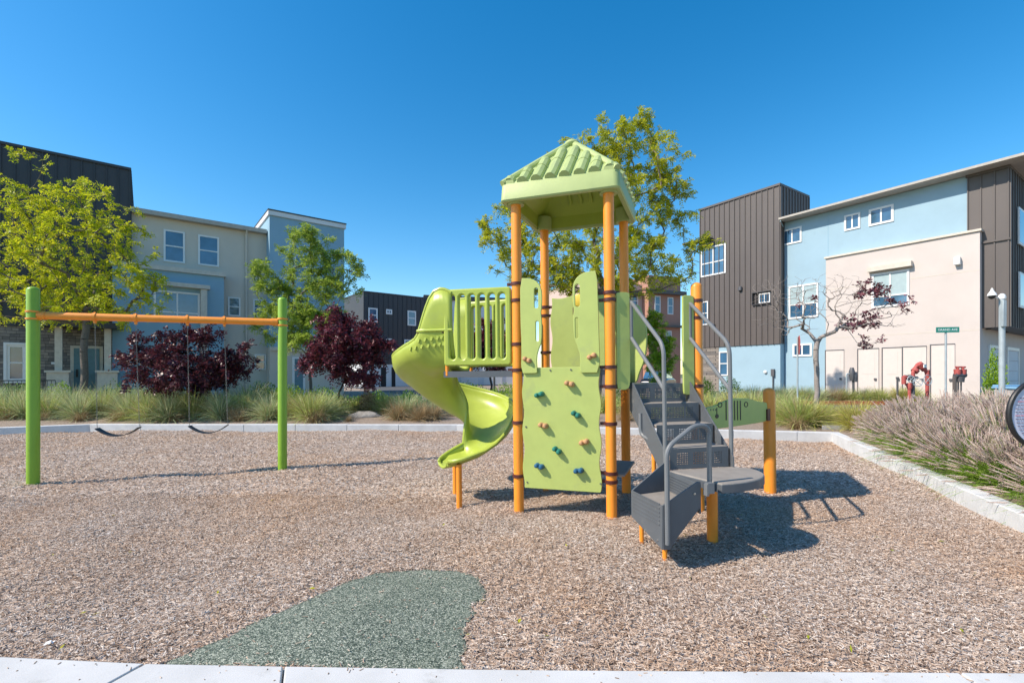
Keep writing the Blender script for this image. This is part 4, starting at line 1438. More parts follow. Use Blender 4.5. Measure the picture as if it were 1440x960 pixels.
# downspout, meters
mb = MB(); u_ = RF.u(1102); mb.tube([RF.p(u_, .09, GB), RF.p(u_, .09, zR - .3), RF.p(u_ + .05, .5, zR)], .055, 8); mb.build('downspout', M['blue_wall'], RB)
mb = MB(); u_ = RF.u(1087, .5); RF.box(mb, u_ - .09, u_ + .09, .442, .58, 1.5, 1.92); mb.tube([RF.p(u_, .5, GB), RF.p(u_, .5, 1.5)], .04, 8)
mb.build('meter', M['firedark'], RB)
mb = MB(); p = RF.p(RF.u(1076, .5), .47, 1.75); mb.lathe([(.10, 0), (.095, .05), (.05, .09)], p, 14, ax=RF.N); mb.build('dome_vent', M['white'], RB)
# side windows round the corner
for d, z0_, z1_ in ((-1.1, 7.3, 8.9), (-1.2, 4.55, 6.1)):
    uS = uE + .05
    mb = MB(); RF.box(mb, uS, uS + .05, d - 1.2, d, z0_, z1_); f_ = mb.build('window', M['white'], RB, smooth=False)
    mb = MB(); RF.box(mb, uS + .04, uS + .055, d - 1.1, d - .1, z0_ + .1, z1_ - .1); mb.build('pane', M['glass'], f_, smooth=False)
mb = MB()
for u_ in np.linspace(uC, uE, 1): pass
RF.box(mb, uC + .1, uE + .04, .09, .11, RF.z(1400, 339) - .03, RF.z(1400, 339) + .03); mb.build('belt_trim', M['clad'], RB, smooth=False)
for px in (1138, 1177):
    u_ = RF.u(px); mb = MB(); mb.tube([RF.p(u_, -.6, zR + .2), RF.p(u_, -.6, zR + .55)], .05, 8); mb.build('roof_pipe', M['firedark'], RB)

# ---- left building
LFm = Fr((-18.5, 23.2), (.79, .613))
org = LFm.p(0, 0, 0)
LBd = thing('apartment_building', 'grey beige and blue apartment block with dark metal tower behind the swing frame', 'building', (org.x, org.y, GB))
uA = LFm.u(-110, .3); uB1 = LFm.u(183.5, .3)
zT = LFm.z(183, 237, .3); zSt = LFm.z(100, 462, .25)
cladding(LFm, uA, uB1, -8, .3, zSt, zT, M['clad_dark'], LBd, side=1)
mb = MB(); LFm.box(mb, uA, uB1 - .02, -8, .25, GB, zSt - .002); mb.build('stone_wall', M['stone'], LBd, smooth=False)
zRl = LFm.z(280, 315)
uT0 = LFm.u(369, 0)
uT = LFm.u(379, .8); uT1 = LFm.u(484, .8)
mb = MB(); LFm.box(mb, uB1 + .002, uT + .3, -8, 0, GB, zRl); mb.build('wall', M['tan_wall'], LBd, smooth=False)
mb = MB(); LFm.box(mb, uB1 + .002, uT - .05, -8.3, .35, zRl + .002, zRl + .22); mb.build('roof', M['eave'], LBd, smooth=False)
# blue bay with beige cornice
ub0, ub1 = LFm.u(158, .7), LFm.u(315, .7); zb = LFm.z(236, 381, .7)
mb = MB(); LFm.box(mb, ub0, ub1, .302, .7, GB, zb); mb.build('wall', M['blue_wall_deep'], LBd, smooth=False)
mb = MB(); LFm.box(mb, ub0 - .1, ub1 + .1, .002, .82, zb + .002, zb + .22); mb.build('cornice', M['tan_trim'], LBd, smooth=False)
# tower
zTw = LFm.z(430, 312, .8); zTb = LFm.z(430, 489, .8)
mb = MB(); LFm.box(mb, uT, uT1, -8, .8, zTb, zTw); mb.build('wall', M['blue_wall_deep'], LBd, smooth=False)
mb = MB(); LFm.box(mb, uT - .08, uT1 + .08, -8, .9, zTw + .002, zTw + .25); mb.build('parapet', M['pale_wall'], LBd, smooth=False)
mb = MB(); LFm.box(mb, uT - .1, uT1 + .1, -8, .93, zTw + .252, zTw + .32); mb.build('coping', M['clad_dark'], LBd, smooth=False)
mb = MB(); LFm.box(mb, uT + .01, uT1 - .01, -7.9, .78, GB, zTb - .002); mb.build('wall', M['tan_wall'], LBd, smooth=False)
mb = MB(); LFm.box(mb, uT, uT1, .802, .88, zTb - .2, zTb); mb.build('belt_trim', M['tan_trim'], LBd, smooth=False)
def lw_(x0, x1, y0, y1, d=0.0, **k): return window(LFm, LFm.rect(x0, x1, y0, y1, d), d, LBd, **k)
lw_(230, 260, 324.5, 369, 0, rows=2, split=.5, fw=.08, blind=False)
lw_(278.5, 308, 332, 374, 0, rows=2, split=.5, fw=.08)
lw_(320.5, 338, 418, 444.5, 0, rows=2, fw=.07)
lw_(356, 372.5, 421, 446, 0, rows=2, fw=.07)
lw_(358, 374, 498, 520, 0, rows=2, fw=.08)
lw_(414, 437, 359, 393, .8, rows=2, fw=.08)
r_ = LFm.rect(216, 281, 410, 452, .7)
window(LFm, r_, .7, LBd, cols=2, rows=2, split=.3, fw=.09)
mb = MB(); LFm.box(mb, r_[1] + .02, r_[1] + .3, .702, .95, GB + 1.8, r_[3] + .2); LFm.box(mb, r_[0] - .1, r_[1] + .42, .702, 1.02, r_[3] + .22, r_[3] + .42)
mb.build('window_surround', M['tan_trim'], LBd, smooth=False)
r_ = LFm.rect(411, 429, 502, 545, .8)
mb = MB(); LFm.box(mb, r_[0], r_[1], .782, .84, GB, r_[3]); d_ = mb.build('door', M['white'], LBd, smooth=False)
mb = MB(); LFm.box(mb, r_[0] + .12, r_[1] - .12, .842, .85, GB, r_[3] - .1); mb.build('door_leaf', M['door_blue'], d_, smooth=False)
for px in (346,):
    u_ = LFm.u(px); mb = MB(); mb.tube([LFm.p(u_, .09, GB), LFm.p(u_, .09, zRl - .2), LFm.p(u_, .3, zRl)], .055, 8); mb.build('downspout', M['tan_wall'], LBd)
# ground floor under the dark tower
lw_(10, 36, 485, 535, .25, rows=2, fw=.09, trim=.10)
r_ = LFm.rect(104, 140, 490, 556, .25)
mb = MB(); LFm.box(mb, r_[0] - .12, r_[1] + .12, .252, .30, GB, r_[3] + .12); d_ = mb.build('door', M['tan_trim'], LBd, smooth=False)
mb = MB(); LFm.box(mb, r_[0], r_[1], .302, .33, GB, r_[3]); lf = mb.build('door_leaf', M['door_blue'], d_, smooth=False)
mb = MB(); LFm.box(mb, r_[0] + .08, r_[0] + .15, .332, .40, 1.5, 1.85); mb.build('handle', M['black'], lf, smooth=False)
for px in (86, 153):
    u_ = LFm.u(px, .25)
    mb = MB(); LFm.box(mb, u_ - .12, u_ + .12, .9, 1.14, 1.7, zSt); LFm.box(mb, u_ - .35, u_ + .35, .7, 1.34, GB, 1.7); LFm.box(mb, u_ - .42, u_ + .42, .65, 1.4, 1.702, 1.8)
    mb.build('porch_column', M['tan_trim'], LBd, smooth=False)
mb = MB(); LFm.box(mb, LFm.u(60, .25), LFm.u(175, .25), .252, 1.5, zSt + .002, zSt + .25); mb.build('porch_roof', M['clad_dark'], LBd, smooth=False)
p = LFm.rect(72, 82, 509, 512, .25)
mb = MB(); LFm.box(mb, p[0], p[1], .252, .27, p[2], p[3]); mb.build('number_plate', M['white'], LBd, smooth=False)
# railing
rf = thing('railing', 'low black metal railing in front of the stone wall on the left', 'railing', tuple(LFm.p(LFm.u(40, 2.0), 2.0, GB)))
mb = MB(); ua, ub = LFm.u(-20, 2.0), LFm.u(78, 2.0)
for z in (.75, 1.35): LFm.box(mb, ua, ub, 1.98, 2.02, z, z + .04)
n = int((ub - ua) / .12)
for k in range(n + 1):
    u_ = ua + (ub - ua) * k / n; LFm.box(mb, u_ - .008, u_ + .008, 1.99, 2.01, .3 if k % 10 == 0 else .79, 1.35)
mb.build('rail_panel', M['black'], rf, smooth=False)

# ---- far dark building
DF = Fr(((511 - CX) / F_PX * 47, 47), (.79, .613))
DB = thing('townhouse', 'dark metal clad townhouse with small white windows far behind the purple tree and slide', 'building', (DF.p(0, 0, 0).x, DF.p(0, 0, 0).y, .2))
zD = DF.z(511, 409); zDb = DF.z(540, 512)
ud1 = DF.u(604)
cladding(DF, 0, ud1, -9, 0, zDb, zD, M['clad_dark'], DB, pitch=.5)
mb = MB(); DF.box(mb, .03, ud1 - .03, -8.9, -.05, -.1, zDb - .002); mb.build('wall', M['pale_wall'], DB, smooth=False)
for x0_, x1_ in ((536, 543), (551, 556)):
    mb = MB(); DF.box(mb, DF.u(x0_), DF.u(x1_), -.048, .0, -.1, zDb - .3); mb.build('garage_opening', M['dark'], DB, smooth=False)
for x0_, x1_, y0_, y1_, rr in ((517.5, 530.6, 433, 453, 2), (542.5, 551, 435, 442, 1), (572.7, 584.6, 437, 458, 2), (542.5, 551, 476, 483, 1), (568, 584, 477.5, 492, 1)):
    window(DF, DF.rect(x0_, x1_, y0_, y1_), .05, DB, rows=rr, cols=1 if rr == 2 else 2, fw=.14)
# ---- pale building further right
WF = Fr(((598 - CX) / F_PX * 56, 56), (.97, .24))
WB = thing('townhouse', 'pale grey townhouse seen through the slide barrier slats', 'building', (WF.p(0, 0, 0).x, WF.p(0, 0, 0).y, .2))
zW = WF.z(680, 424); uw = WF.u(745)
mb = MB(); WF.box(mb, 0, uw, -9, 0, -.1, zW); mb.build('wall', M['pale_wall'], WB, smooth=False)
mb = MB(); WF.box(mb, -.2, uw + .2, -9.2, .3, zW + .002, zW + .5); mb.build('roof', M['clad_dark'], WB, smooth=False)
for x0_, x1_ in ((648, 672), (680, 706)):
    mb = MB(); WF.box(mb, WF.u(x0_), WF.u(x1_), .002, .06, .2, WF.z(680, 508)); g_ = mb.build('garage_door', M['white'], WB, smooth=False)
# ---- terracotta building
TF = Fr(((912 - CX) / F_PX * 46, 46), (.93, .36))
TB = thing('apartment_building', 'terracotta and pink stucco apartment block behind the big green tree', 'building', (TF.p(0, 0, 0).x, TF.p(0, 0, 0).y, .2))
ut = TF.u(957); zt = TF.z(930, 388); zc_ = TF.z(930, 414)
mb = MB(); TF.box(mb, 0, ut, -9, 0, -.1, zt); mb.build('wall', M['brick_wall'], TB, smooth=False)
mb = MB(); TF.box(mb, TF.u(815, -1.0), -.002, -9, -1.0, -.1, zt - .8); mb.build('wall', M['pink_wall'], TB, smooth=False)
mb = MB(); TF.box(mb, -.3, ut + .3, .002, .55, zc_, zc_ + .35); TF.box(mb, TF.u(815, -1), -.305, -.998, -.6, zc_ - .1, zc_ + .25); mb.build('cornice', M['clad'], TB, smooth=False)
mb = MB(); TF.box(mb, -.2, ut + .2, .002, .4, TF.z(930, 460), TF.z(930, 457)); mb.build('belt_trim', M['clad'], TB, smooth=False)
for x0_, x1_, y0_, y1_ in ((920.5, 928.5, 416, 440), (938.5, 946.5, 418, 442), (936, 944, 465, 482), (916, 924, 466, 483)):
    window(TF, TF.rect(x0_, x1_, y0_, y1_), 0, TB, rows=2, fw=.1)
for x0_, x1_, y0_, y1_ in ((840, 850, 408, 436), (866, 876, 408, 436), (888, 897, 409, 437)):
    window(TF, TF.rect(x0_, x1_, y0_, y1_, -1.0), -1.0, TB, rows=2, fw=.1)

# --------------------------------------------------------------- vegetation
def tubes_np(segs, nside):
    """segs: list of (p0, p1, r0, r1)"""
    P0 = np.array([s[0] for s in segs]); P1 = np.array([s[1] for s in segs])
    r0 = np.array([s[2] for s in segs]); r1 = np.array([s[3] for s in segs])
    d = P1 - P0; L = np.linalg.norm(d, axis=1, keepdims=True); d = d / np.maximum(L, 1e-6)
    ref = np.where(np.abs(d[:, 2:3]) < .9, np.array([[0, 0, 1.0]]), np.array([[1.0, 0, 0]]))
    a = np.cross(d, ref); a /= np.linalg.norm(a, axis=1, keepdims=True); b = np.cross(d, a)
    ang = np.arange(nside) * 2 * PI / nside
    ring0 = P0[:, None] + r0[:, None, None] * (np.cos(ang)[None, :, None] * a[:, None] + np.sin(ang)[None, :, None] * b[:, None])
    ring1 = P1[:, None] + r1[:, None, None] * (np.cos(ang)[None, :, None] * a[:, None] + np.sin(ang)[None, :, None] * b[:, None])
    V = np.concatenate([ring0, ring1], 1).reshape(-1, 3)
    m = len(segs); k = np.arange(nside); k2 = (k + 1) % nside
    f = np.stack([k, k2, k2 + nside, k + nside], 1)
    Fq = (np.arange(m)[:, None, None] * 2 * nside + f[None]).reshape(-1, 4)
    return V, Fq

def rhomb(c, d, s, n, L, W):
    """leaf: base c, direction d, side s; folded a little"""
    A = c; B = c + d * (L * .5)[:, None] + s * (W / 2)[:, None] + n * (W * .12)[:, None]
    C_ = c + d * L[:, None]; D = c + d * (L * .5)[:, None] - s * (W / 2)[:, None] + n * (W * .12)[:, None]
    V = np.stack([A, B, C_, D], 1).reshape(-1, 3)
    k = np.arange(len(c))[:, None] * 4
    return V, k + np.array([[0, 1, 2, 3]])

def unit(v): return v / np.maximum(np.linalg.norm(v, axis=1, keepdims=True), 1e-6)

def sprays(tips, dirs, g, nspray, slen, npair, L0, L1, wr, droop=.35, spread=.9):
    """compound leaves: nspray stalks from every tip, npair leaflet pairs along each"""
    T_ = len(tips)
    c = np.repeat(tips, nspray, 0); dd = np.repeat(dirs, nspray, 0)
    m = len(c)
    d = unit(dd * .6 + g.normal(0, spread, (m, 3)) + np.array([[0, 0, -.05]]))
    ln = slen * (.6 + .7 * g.random(m))
    c = c + g.normal(0, .05, (m, 3))
    Vs, Fs = [], []; off = 0
    side = unit(np.cross(d, unit(g.normal(0, .5, (m, 3)) + np.array([[0, 0, 1.0]]))))
    up = np.cross(side, d)
    for k in range(npair):
        t = (k + .6) / npair
        q = c + d * (ln * t)[:, None] - np.array([[0, 0, 1.0]]) * (droop * ln * t * t)[:, None]
        for sg in (-1, 1):
            ld = unit(side * sg * .85 + d * .45 + g.normal(0, .18, (m, 3)) - np.array([[0, 0, .22]]))
            L = (L0 + (L1 - L0) * g.random(m)) * (1 - .35 * abs(t - .45)); W = L * wr
            s = unit(np.cross(ld, up + g.normal(0, .25, (m, 3)))); n = np.cross(s, ld)
            V, Fq = rhomb(q, ld, s, n, L, W)
            Vs.append(V); Fs.append(Fq + off); off += len(V)
    return np.concatenate(Vs), np.concatenate(Fs)

def tree(name, label, pxb, Y, trunk_h, blobs, ntips, leafmat, seed, cat='tree', group=None, rt=.012, trunk_r=None,
         spray=(7, .24, 5, .07, .11, .38), stems=1, barkmat='bark', leaf_test=None, depth=.85, base_z=GB, lean=0.0, expo=2.25, tipjit=1.0):
    g = np.random.default_rng(seed); r_ = random.Random(seed)
    bx = (pxb - CX) / F_PX * Y
    root = thing(name, label, cat, (bx, Y, base_z), 0, group)
    # crown: ellipsoids standing at the tree's own distance
    B = []
    for (px, py, rx, rz) in blobs:
        x = (px - CX) / F_PX * Y; z = CAMH - (py - HY) / F_PX * Y
        B.append((x, Y + r_.uniform(-.3, .3) * rx / F_PX * Y, z, rx / F_PX * Y, depth * rx / F_PX * Y, rz / F_PX * Y))
    vol = np.array([b[3] * b[4] * b[5] for b in B]) ** .75; vol /= vol.sum()
    tips = []
    for b, nn in zip(B, np.maximum(3, (vol * ntips)).astype(int)):
        v = unit(g.normal(0, 1, (nn, 3))) * (g.random((nn, 1)) ** (1 / 2.6))
        tips.append(np.array(b[:3]) + v * np.array(b[3:]))
    tips = np.concatenate(tips)
    nodes = []; par = []; dirs = []
    def add(p, pa, d): nodes.append(np.array(p, float)); par.append(pa); dirs.append(d); return len(nodes) - 1
    starts = []
    for s in range(stems):
        a = r_.uniform(0, 6.28); off = (.12 if stems > 1 else 0)
        i = add((bx + off * math.cos(a), Y + off * math.sin(a), base_z - .1), -1, np.array([0, 0, 1.0]))
        m = 6
        for k in range(1, m + 1):
            t = k / m
            p = np.array([bx + off * math.cos(a) * (1 + 2.0 * t) + lean * t + r_.uniform(-.03, .03), Y + off * math.sin(a) * (1 + 2.0 * t) + r_.uniform(-.03, .03), base_z + trunk_h * t])
            i = add(p, i, np.array([0, 0, 1.0]))
        starts.append(i)
    top = np.mean([nodes[i] for i in starts], 0)
    order = np.argsort(np.linalg.norm(tips - top, axis=1))
    tip_i = []
    live = list(starts)
    for ti in order:
        tp = tips[ti]
        idx = np.array(live)
        P = np.array([nodes[i] for i in live]); D = np.array([dirs[i] for i in live])
        dv = tp - P; dist = np.linalg.norm(dv, axis=1)
        cosn = np.sum(dv * D, 1) / np.maximum(dist, 1e-6)
        cost = dist * (1 + .55 * (1 - cosn)) + np.where(P[:, 2] > tp[2] + .15, .9, 0)
        j = int(idx[np.argmin(cost)])
        p0 = nodes[j]; d0 = dirs[j]; L = np.linalg.norm(tp - p0)
        m = max(2, int(L / .38))
        ctrl = p0 + d0 * L * .4
        prev = j
        for k in range(1, m + 1):
            t = k / m
            q = p0 * (1 - t) ** 2 + ctrl * 2 * t * (1 - t) + tp * t * t
            if k < m: q = q + g.normal(0, .035, 3)
            dr = q - nodes[prev]; dr = dr / max(np.linalg.norm(dr), 1e-6)
            prev = add(q, prev, dr); live.append(prev)
        tip_i.append(prev)
    cnt = np.zeros(len(nodes))
    for i in tip_i: cnt[i] += 1
    for i in range(len(nodes) - 1, -1, -1):
        if par[i] >= 0: cnt[par[i]] += cnt[i]
    rad = rt * np.maximum(cnt, 1) ** (1 / expo)
    if trunk_r:
        k = trunk_r / max(rad[i] for i in starts)
        if k < 1 or stems > 1: rad = rt + (rad - rt) * k
        else: rad = rad * np.minimum(1 + (k - 1) * (rad / rad.max()), k)
    segs = [(nodes[par[i]], nodes[i], rad[i] if par[par[i]] >= 0 and cnt[par[i]] > 3 * cnt[i] else min(rad[par[i]], rad[i] * 1.35), rad[i]) for i in range(len(nodes)) if par[i] >= 0]
    for s in starts:
        pass
    thick = [s for s in segs if s[2] > .03]; thin = [s for s in segs if s[2] <= .03]
    V, Fq = tubes_np(thick, 9) if thick else (np.zeros((0, 3)), np.zeros((0, 4), int))
    if thin:
        V2, F2 = tubes_np(thin, 4); Fq = np.concatenate([Fq, F2 + len(V)]); V = np.concatenate([V, V2])
    link('trunk', np_mesh('trunk', V, Fq, True), M[barkmat], root)
    tp = np.array([nodes[i] for i in tip_i]); td = np.array([dirs[i] for i in tip_i])
    # leafy twigs also a little way back from each tip
    back = np.array([nodes[par[i]] for i in tip_i]); bd = td
    allp = np.concatenate([tp, tp * .5 + back * .5]); alld = np.concatenate([td, bd])
    if leaf_test is not None:
        okk = np.array([leaf_test(p) for p in allp]); allp, alld = allp[okk], alld[okk]
    V, Fq = sprays(allp, alld, g, *spray)
    link('crown', np_mesh('crown', V, Fq), M[leafmat], root)
    return root

tree('shade_tree', 'yellow green shade tree with a slim grey trunk behind the left swing post', 118, 17.0, 2.6,
     [(88, 335, 108, 78), (45, 410, 85, 58), (150, 372, 84, 66), (25, 275, 60, 46), (120, 285, 66, 46), (190, 415, 52, 42), (48, 236, 26, 22), (-30, 360, 80, 90), (110, 430, 100, 34), (215, 390, 34, 26), (165, 305, 30, 26)],
     360, 'leaf_yel', 3, trunk_r=.11, expo=2.5, rt=.008, spray=(5, .26, 5, .08, .135, .42))
tree('shade_tree', 'tall olive green shade tree rising behind the tower roof', 843, 20.5, 3.0,
     [(890, 252, 72, 74), (835, 340, 108, 62), (715, 318, 50, 40), (905, 372, 82, 48), (755, 372, 72, 46), (955, 300, 30, 48), (985, 345, 30, 16), (905, 160, 24, 16), (925, 195, 26, 26), (798, 208, 34, 20), (905, 172, 30, 26), (690, 330, 26, 30), (850, 210, 50, 40), (930, 250, 42, 50), (825, 405, 70, 22)],
     480, 'leaf_big', 5, trunk_r=.13, rt=.008, spray=(7, .32, 6, .09, .15, .42), expo=2.5)
tree('young_tree', 'fresh green slender tree standing before the deep blue tower', 437, 19.5, 1.9,
     [(440, 352, 44, 32), (430, 418, 60, 46), (385, 388, 34, 24), (482, 385, 30, 40), (440, 470, 50, 24), (430, 330, 20, 16), (500, 365, 14, 12), (410, 450, 50, 30)],
     230, 'leaf_mid', 9, trunk_r=.06, spray=(8, .28, 5, .085, .14, .40), expo=2.5, rt=.008)
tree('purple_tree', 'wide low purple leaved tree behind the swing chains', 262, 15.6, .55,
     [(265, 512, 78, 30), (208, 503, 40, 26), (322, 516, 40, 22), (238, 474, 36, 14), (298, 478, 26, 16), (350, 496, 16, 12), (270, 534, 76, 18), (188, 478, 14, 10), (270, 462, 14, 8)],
     225, 'leaf_pur_shade', 13, trunk_r=.05, rt=.005, expo=2.4, stems=3, barkmat='bark_dark', spray=(6, .24, 4, .075, .12, .62), base_z=.24)
tree('purple_tree', 'rounded purple leaved tree on thin stems between the right swing post and the slide', 491, 16.0, .75,
     [(488, 490, 52, 38), (476, 456, 30, 20), (524, 492, 24, 26), (448, 502, 22, 22), (472, 438, 9, 9), (548, 486, 8, 14), (500, 530, 34, 14), (520, 456, 12, 12), (432, 512, 10, 8)],
     240, 'leaf_pur', 17, trunk_r=.03, rt=.005, expo=2.5, stems=4, barkmat='bark_dark', spray=(6, .24, 4, .075, .12, .62), base_z=.24)
tree('purple_tree', 'small purple leaved tree visible only between the barrier slats', 688, 24.0, .8,
     [(685, 486, 42, 36), (700, 470, 24, 22), (660, 492, 22, 26)], 160, 'leaf_pur', 19, trunk_r=.05, stems=2, barkmat='bark_dark', spray=(8, .22, 4, .10, .16, .62))
tree('sapling', 'bright yellow green sapling seen through the gap above the steps', 924, 22.0, .8,
     [(924, 490, 17, 50), (912, 470, 12, 26), (940, 500, 12, 30), (922, 445, 9, 18)], 110, 'leaf_lime', 23, trunk_r=.04, spray=(7, .22, 5, .08, .13, .4))
def mar(p):
    px = CX + p[0] / p[1] * F_PX; py = HY - (p[2] - CAMH) / p[1] * F_PX
    h = math.sin(p[0] * 3.1 + 1.0) + math.sin(p[2] * 3.7 + p[0] * 1.7)
    return (px > 1172 and py > 392 + max(0, 1200 - px) * .2 and h > .95 - (px - 1180) * .012) or (px > 1118 and h > 1.86)
tree('bare_tree', 'half bare grey tree with maroon leaves on its right side before the blue wall', 1148, 16.6, 2.2,
     [(1150, 425, 66, 50), (1100, 425, 50, 46), (1262, 430, 20, 34), (1205, 430, 44, 40), (1240, 425, 36, 34), (1215, 480, 22, 10), (1255, 450, 22, 16), (1085, 400, 22, 20), (1175, 400, 30, 20)],
     460, 'leaf_mar', 29, rt=.0035, trunk_r=.085, leaf_test=mar, spray=(3, .12, 3, .08, .13, .6), expo=2.35, barkmat='bark_pale')

# shrubs: leaf clusters over a lumpy mound
def shrub_mesh(seed, n, rx, ry, rz, L0=.05, L1=.09, wr=.5, top=1.0):
    g = np.random.default_rng(seed)
    v = unit(g.normal(0, 1, (n, 3))); v[:, 2] = np.abs(v[:, 2])
    lump = 1 + .16 * np.sin(v[:, 0] * 5 + seed) * np.cos(v[:, 1] * 6) + .08 * np.sin(v[:, 2] * 9 + v[:, 0] * 7)
    rr = (g.random(n) ** .33) * lump
    c = v * rr[:, None] * np.array([rx, ry, rz])
    d = unit(v + g.normal(0, .6, (n, 3)) + np.array([[0, 0, .3]]))
    s = unit(np.cross(d, g.normal(0, 1, (n, 3)))); nn = np.cross(s, d)
    L = L0 + (L1 - L0) * g.random(n)
    V, Fq = rhomb(c, d, s, nn, L, L * wr)
    return np_mesh('foliage', V, Fq)
def shrub(name, label, px, py_top, Y, w_px, matn, seed, n=2500, base_z=GB, L=(.05, .09), group=None, cat='shrub', ry=None):
    x = (px - CX) / F_PX * Y; h = CAMH - (py_top - HY) / F_PX * Y - base_z
    rx = w_px / F_PX * Y / 2
    o = link(name, shrub_mesh(seed, n, rx, ry or rx * .8, h, *L), M[matn])
    o.location = (x, Y, base_z)
    tag(o, label, cat, group)
    return o
def set_rest():
    pass
# tall bright shrub by the garages, clipped shrubs by the stone wall, greenery along the left building
shrub('shrub', 'tall bright green clipped shrub beside the light pole', 1399, 498, 17.2, 30, 'leaf_lime', 41, 3600, L=(.06, .1))
shrub('shrub', 'clipped green shrub under the stone wall', 994, 532, 24.0, 24, 'leaf_lime', 42, 1800)
shrub('shrub', 'clipped green shrub under the tall narrow window of the blue wall', 1028, 532, 24.2, 36, 'leaf_lime', 43, 2200)
hedges = [(30, 540, 16.9, 90, 'leaf_shrub', 'dark green leafy shrub before the black railing', .25), (85, 541, 17.2, 62, 'leaf_lime', 'bright green leafy shrub left of the shade tree trunk', .25),
          (165, 541, 18.5, 90, 'leaf_shrub', 'green shrub right of the shade tree trunk', .28), (225, 548, 18.0, 80, 'leaf_shrub', 'green shrub left of the wide purple tree', .28), (370, 539, 18.0, 60, 'leaf_shrub', 'green shrub behind the right swing post', .28), (405, 543, 17.4, 66, 'leaf_lime', 'bright green shrub right of the swing post', .28),
          (455, 545, 18.0, 70, 'leaf_shrub', 'green shrub under the slender tree', .28), (530, 552, 17.5, 60, 'leaf_lime', 'low lime shrub right of the rounded purple tree', .25), (575, 552, 18.5, 50, 'leaf_shrub', 'green shrub below the far dark townhouse', .28),
          (660, 540, 22, 90, 'leaf_lime', 'bright low shrub under the slide deck', .28), (715, 541, 22, 60, 'leaf_lime', 'bright low shrub behind the front left tower post', .28), (780, 545, 23, 80, 'leaf_shrub', 'green shrub behind the climbing wall', .28), (880, 545, 23, 60, 'leaf_shrub', 'green shrub behind the right tower posts', .28)]
for i, (px, py, Y, wpx, mt_, lab, bz) in enumerate(hedges):
    shrub('shrub', lab, px, py, Y, wpx, mt_, 50 + i, 2400, base_z=bz, L=(.05, .1))
o = shrub('shrub', 'dry tan rounded shrub beside the rounded purple tree', 517, 549, 16.6, 30, 'grass_s', 71, 2200, base_z=.25)

# grass clumps: a few meshes, many copies
def tuft_mesh(seed, n, h, spread, w=.007, droop=.7, lo=.55):
    g = np.random.default_rng(seed)
    az = g.random(n) * 2 * PI; el = R(86) - np.abs(g.normal(0, 1, n)) * spread
    el = np.maximum(el, R(22))
    L = h * (lo + (1 - lo) * g.random(n)) * (1.05)
    rr = np.sqrt(g.random(n)) * h * .13
    a2 = az + g.normal(0, .6, n)
    base = np.stack([rr * np.cos(a2), rr * np.sin(a2), np.zeros(n)], 1)
    d = np.stack([np.cos(az) * np.cos(el), np.sin(az) * np.cos(el), np.sin(el)], 1)
    out = np.stack([np.cos(az), np.sin(az), np.zeros(n)], 1)
    s = np.stack([-np.sin(az), np.cos(az), np.zeros(n)], 1)
    s = unit(s + g.normal(0, .5, (n, 3)))
    M_ = 5; rows = []
    dr = droop * (.4 + .9 * g.random(n)) * np.cos(el)
    for k in range(M_ + 1):
        t = k / M_
        p = base + d * (L * t)[:, None] + out * (L * .22 * t * t)[:, None] - np.array([[0, 0, 1.0]]) * (L * dr * t ** 2.2)[:, None]
        ww = w * (1 - .85 * t) * (.7 + .6 * g.random(n))
        rows.append(np.stack([p - s * (ww / 2)[:, None], p + s * (ww / 2)[:, None]], 1))
    V = np.stack(rows, 1).reshape(-1, 3)            # n, M+1, 2
    f = np.array([[2 * k, 2 * k + 1, 2 * k + 3, 2 * k + 2] for k in range(M_)])
    Fq = (np.arange(n)[:, None, None] * (2 * (M_ + 1)) + f[None]).reshape(-1, 4)
    return V, Fq
def tuft_obj(name, seed, n, h, spread, matn, w=.011, droop=.7, straw=0):
    V, Fq = tuft_mesh(seed, n, h, spread, w, droop)
    me = np_mesh(name, V, Fq)
    me.materials.append(M[matn])
    if straw:
        me.materials.append(M['grass_s'])
        g = np.random.default_rng(seed + 5)
        mi = np.repeat((g.random(n) < straw).astype(np.int32), 5)
        me.polygons.foreach_set('material_index', mi)
    return me
TM = {}
for v in range(3):
    TM['g', v] = tuft_obj('grass_clump', 100 + v, 1000, 1.0, .50, 'grass_g', .017, .75, .22)
    TM['b', v] = tuft_obj('grass_clump', 110 + v, 1000, 1.0, .52, 'grass_b', .017, .8, .15)
    TM['y', v] = tuft_obj('grass_clump', 120 + v, 1000, 1.0, .55, 'grass_y', .017, .8, .3)
    TM['s', v] = tuft_obj('grass_clump', 130 + v, 700, 1.0, .6, 'grass_s', .017, .85, .2)
def tuft(kind, px, Y, h, label, group, z=None, sx=1.0):
    o = bpy.data.objects.new('grass_clump', TM[kind, rnd.randrange(3)])
    if z is None:
        z = .14 + .16 * min(1, max(0, (Y - 13.7) / 3.5))
    o.location = ((px - CX) / F_PX * Y, Y, z - .02)
    o.rotation_euler = (0, 0, rnd.uniform(0, 6.28))
    o.scale = (h * sx, h * sx, h)
    COL.objects.link(o)
    return tag(o, label, 'grass', group)
G1 = 'ornamental grass clumps in the bed behind the left and middle kerb'
LAB = {'b': 'grey green ornamental grass clump in the bed behind the back kerb', 'g': 'green feathery grass clump in the bed behind the back kerb', 'y': 'yellow green arching grass clump in the bed behind the back kerb', 's': 'dry straw coloured grass clump in the bed behind the back kerb'}
spots = []
for px in range(-30, 380, 34):
    spots.append(('b' if (px // 34) % 2 else 'g', px + rnd.uniform(-8, 8), 14.9 + rnd.uniform(-.2, .6), rnd.uniform(.95, 1.2)))
for px in (-20, 20, 62, 100, 150, 178, 215, 262, 300, 352):
    spots.append(('b', px, 16.0 + rnd.uniform(-.2, .5), rnd.uniform(1.05, 1.3)))
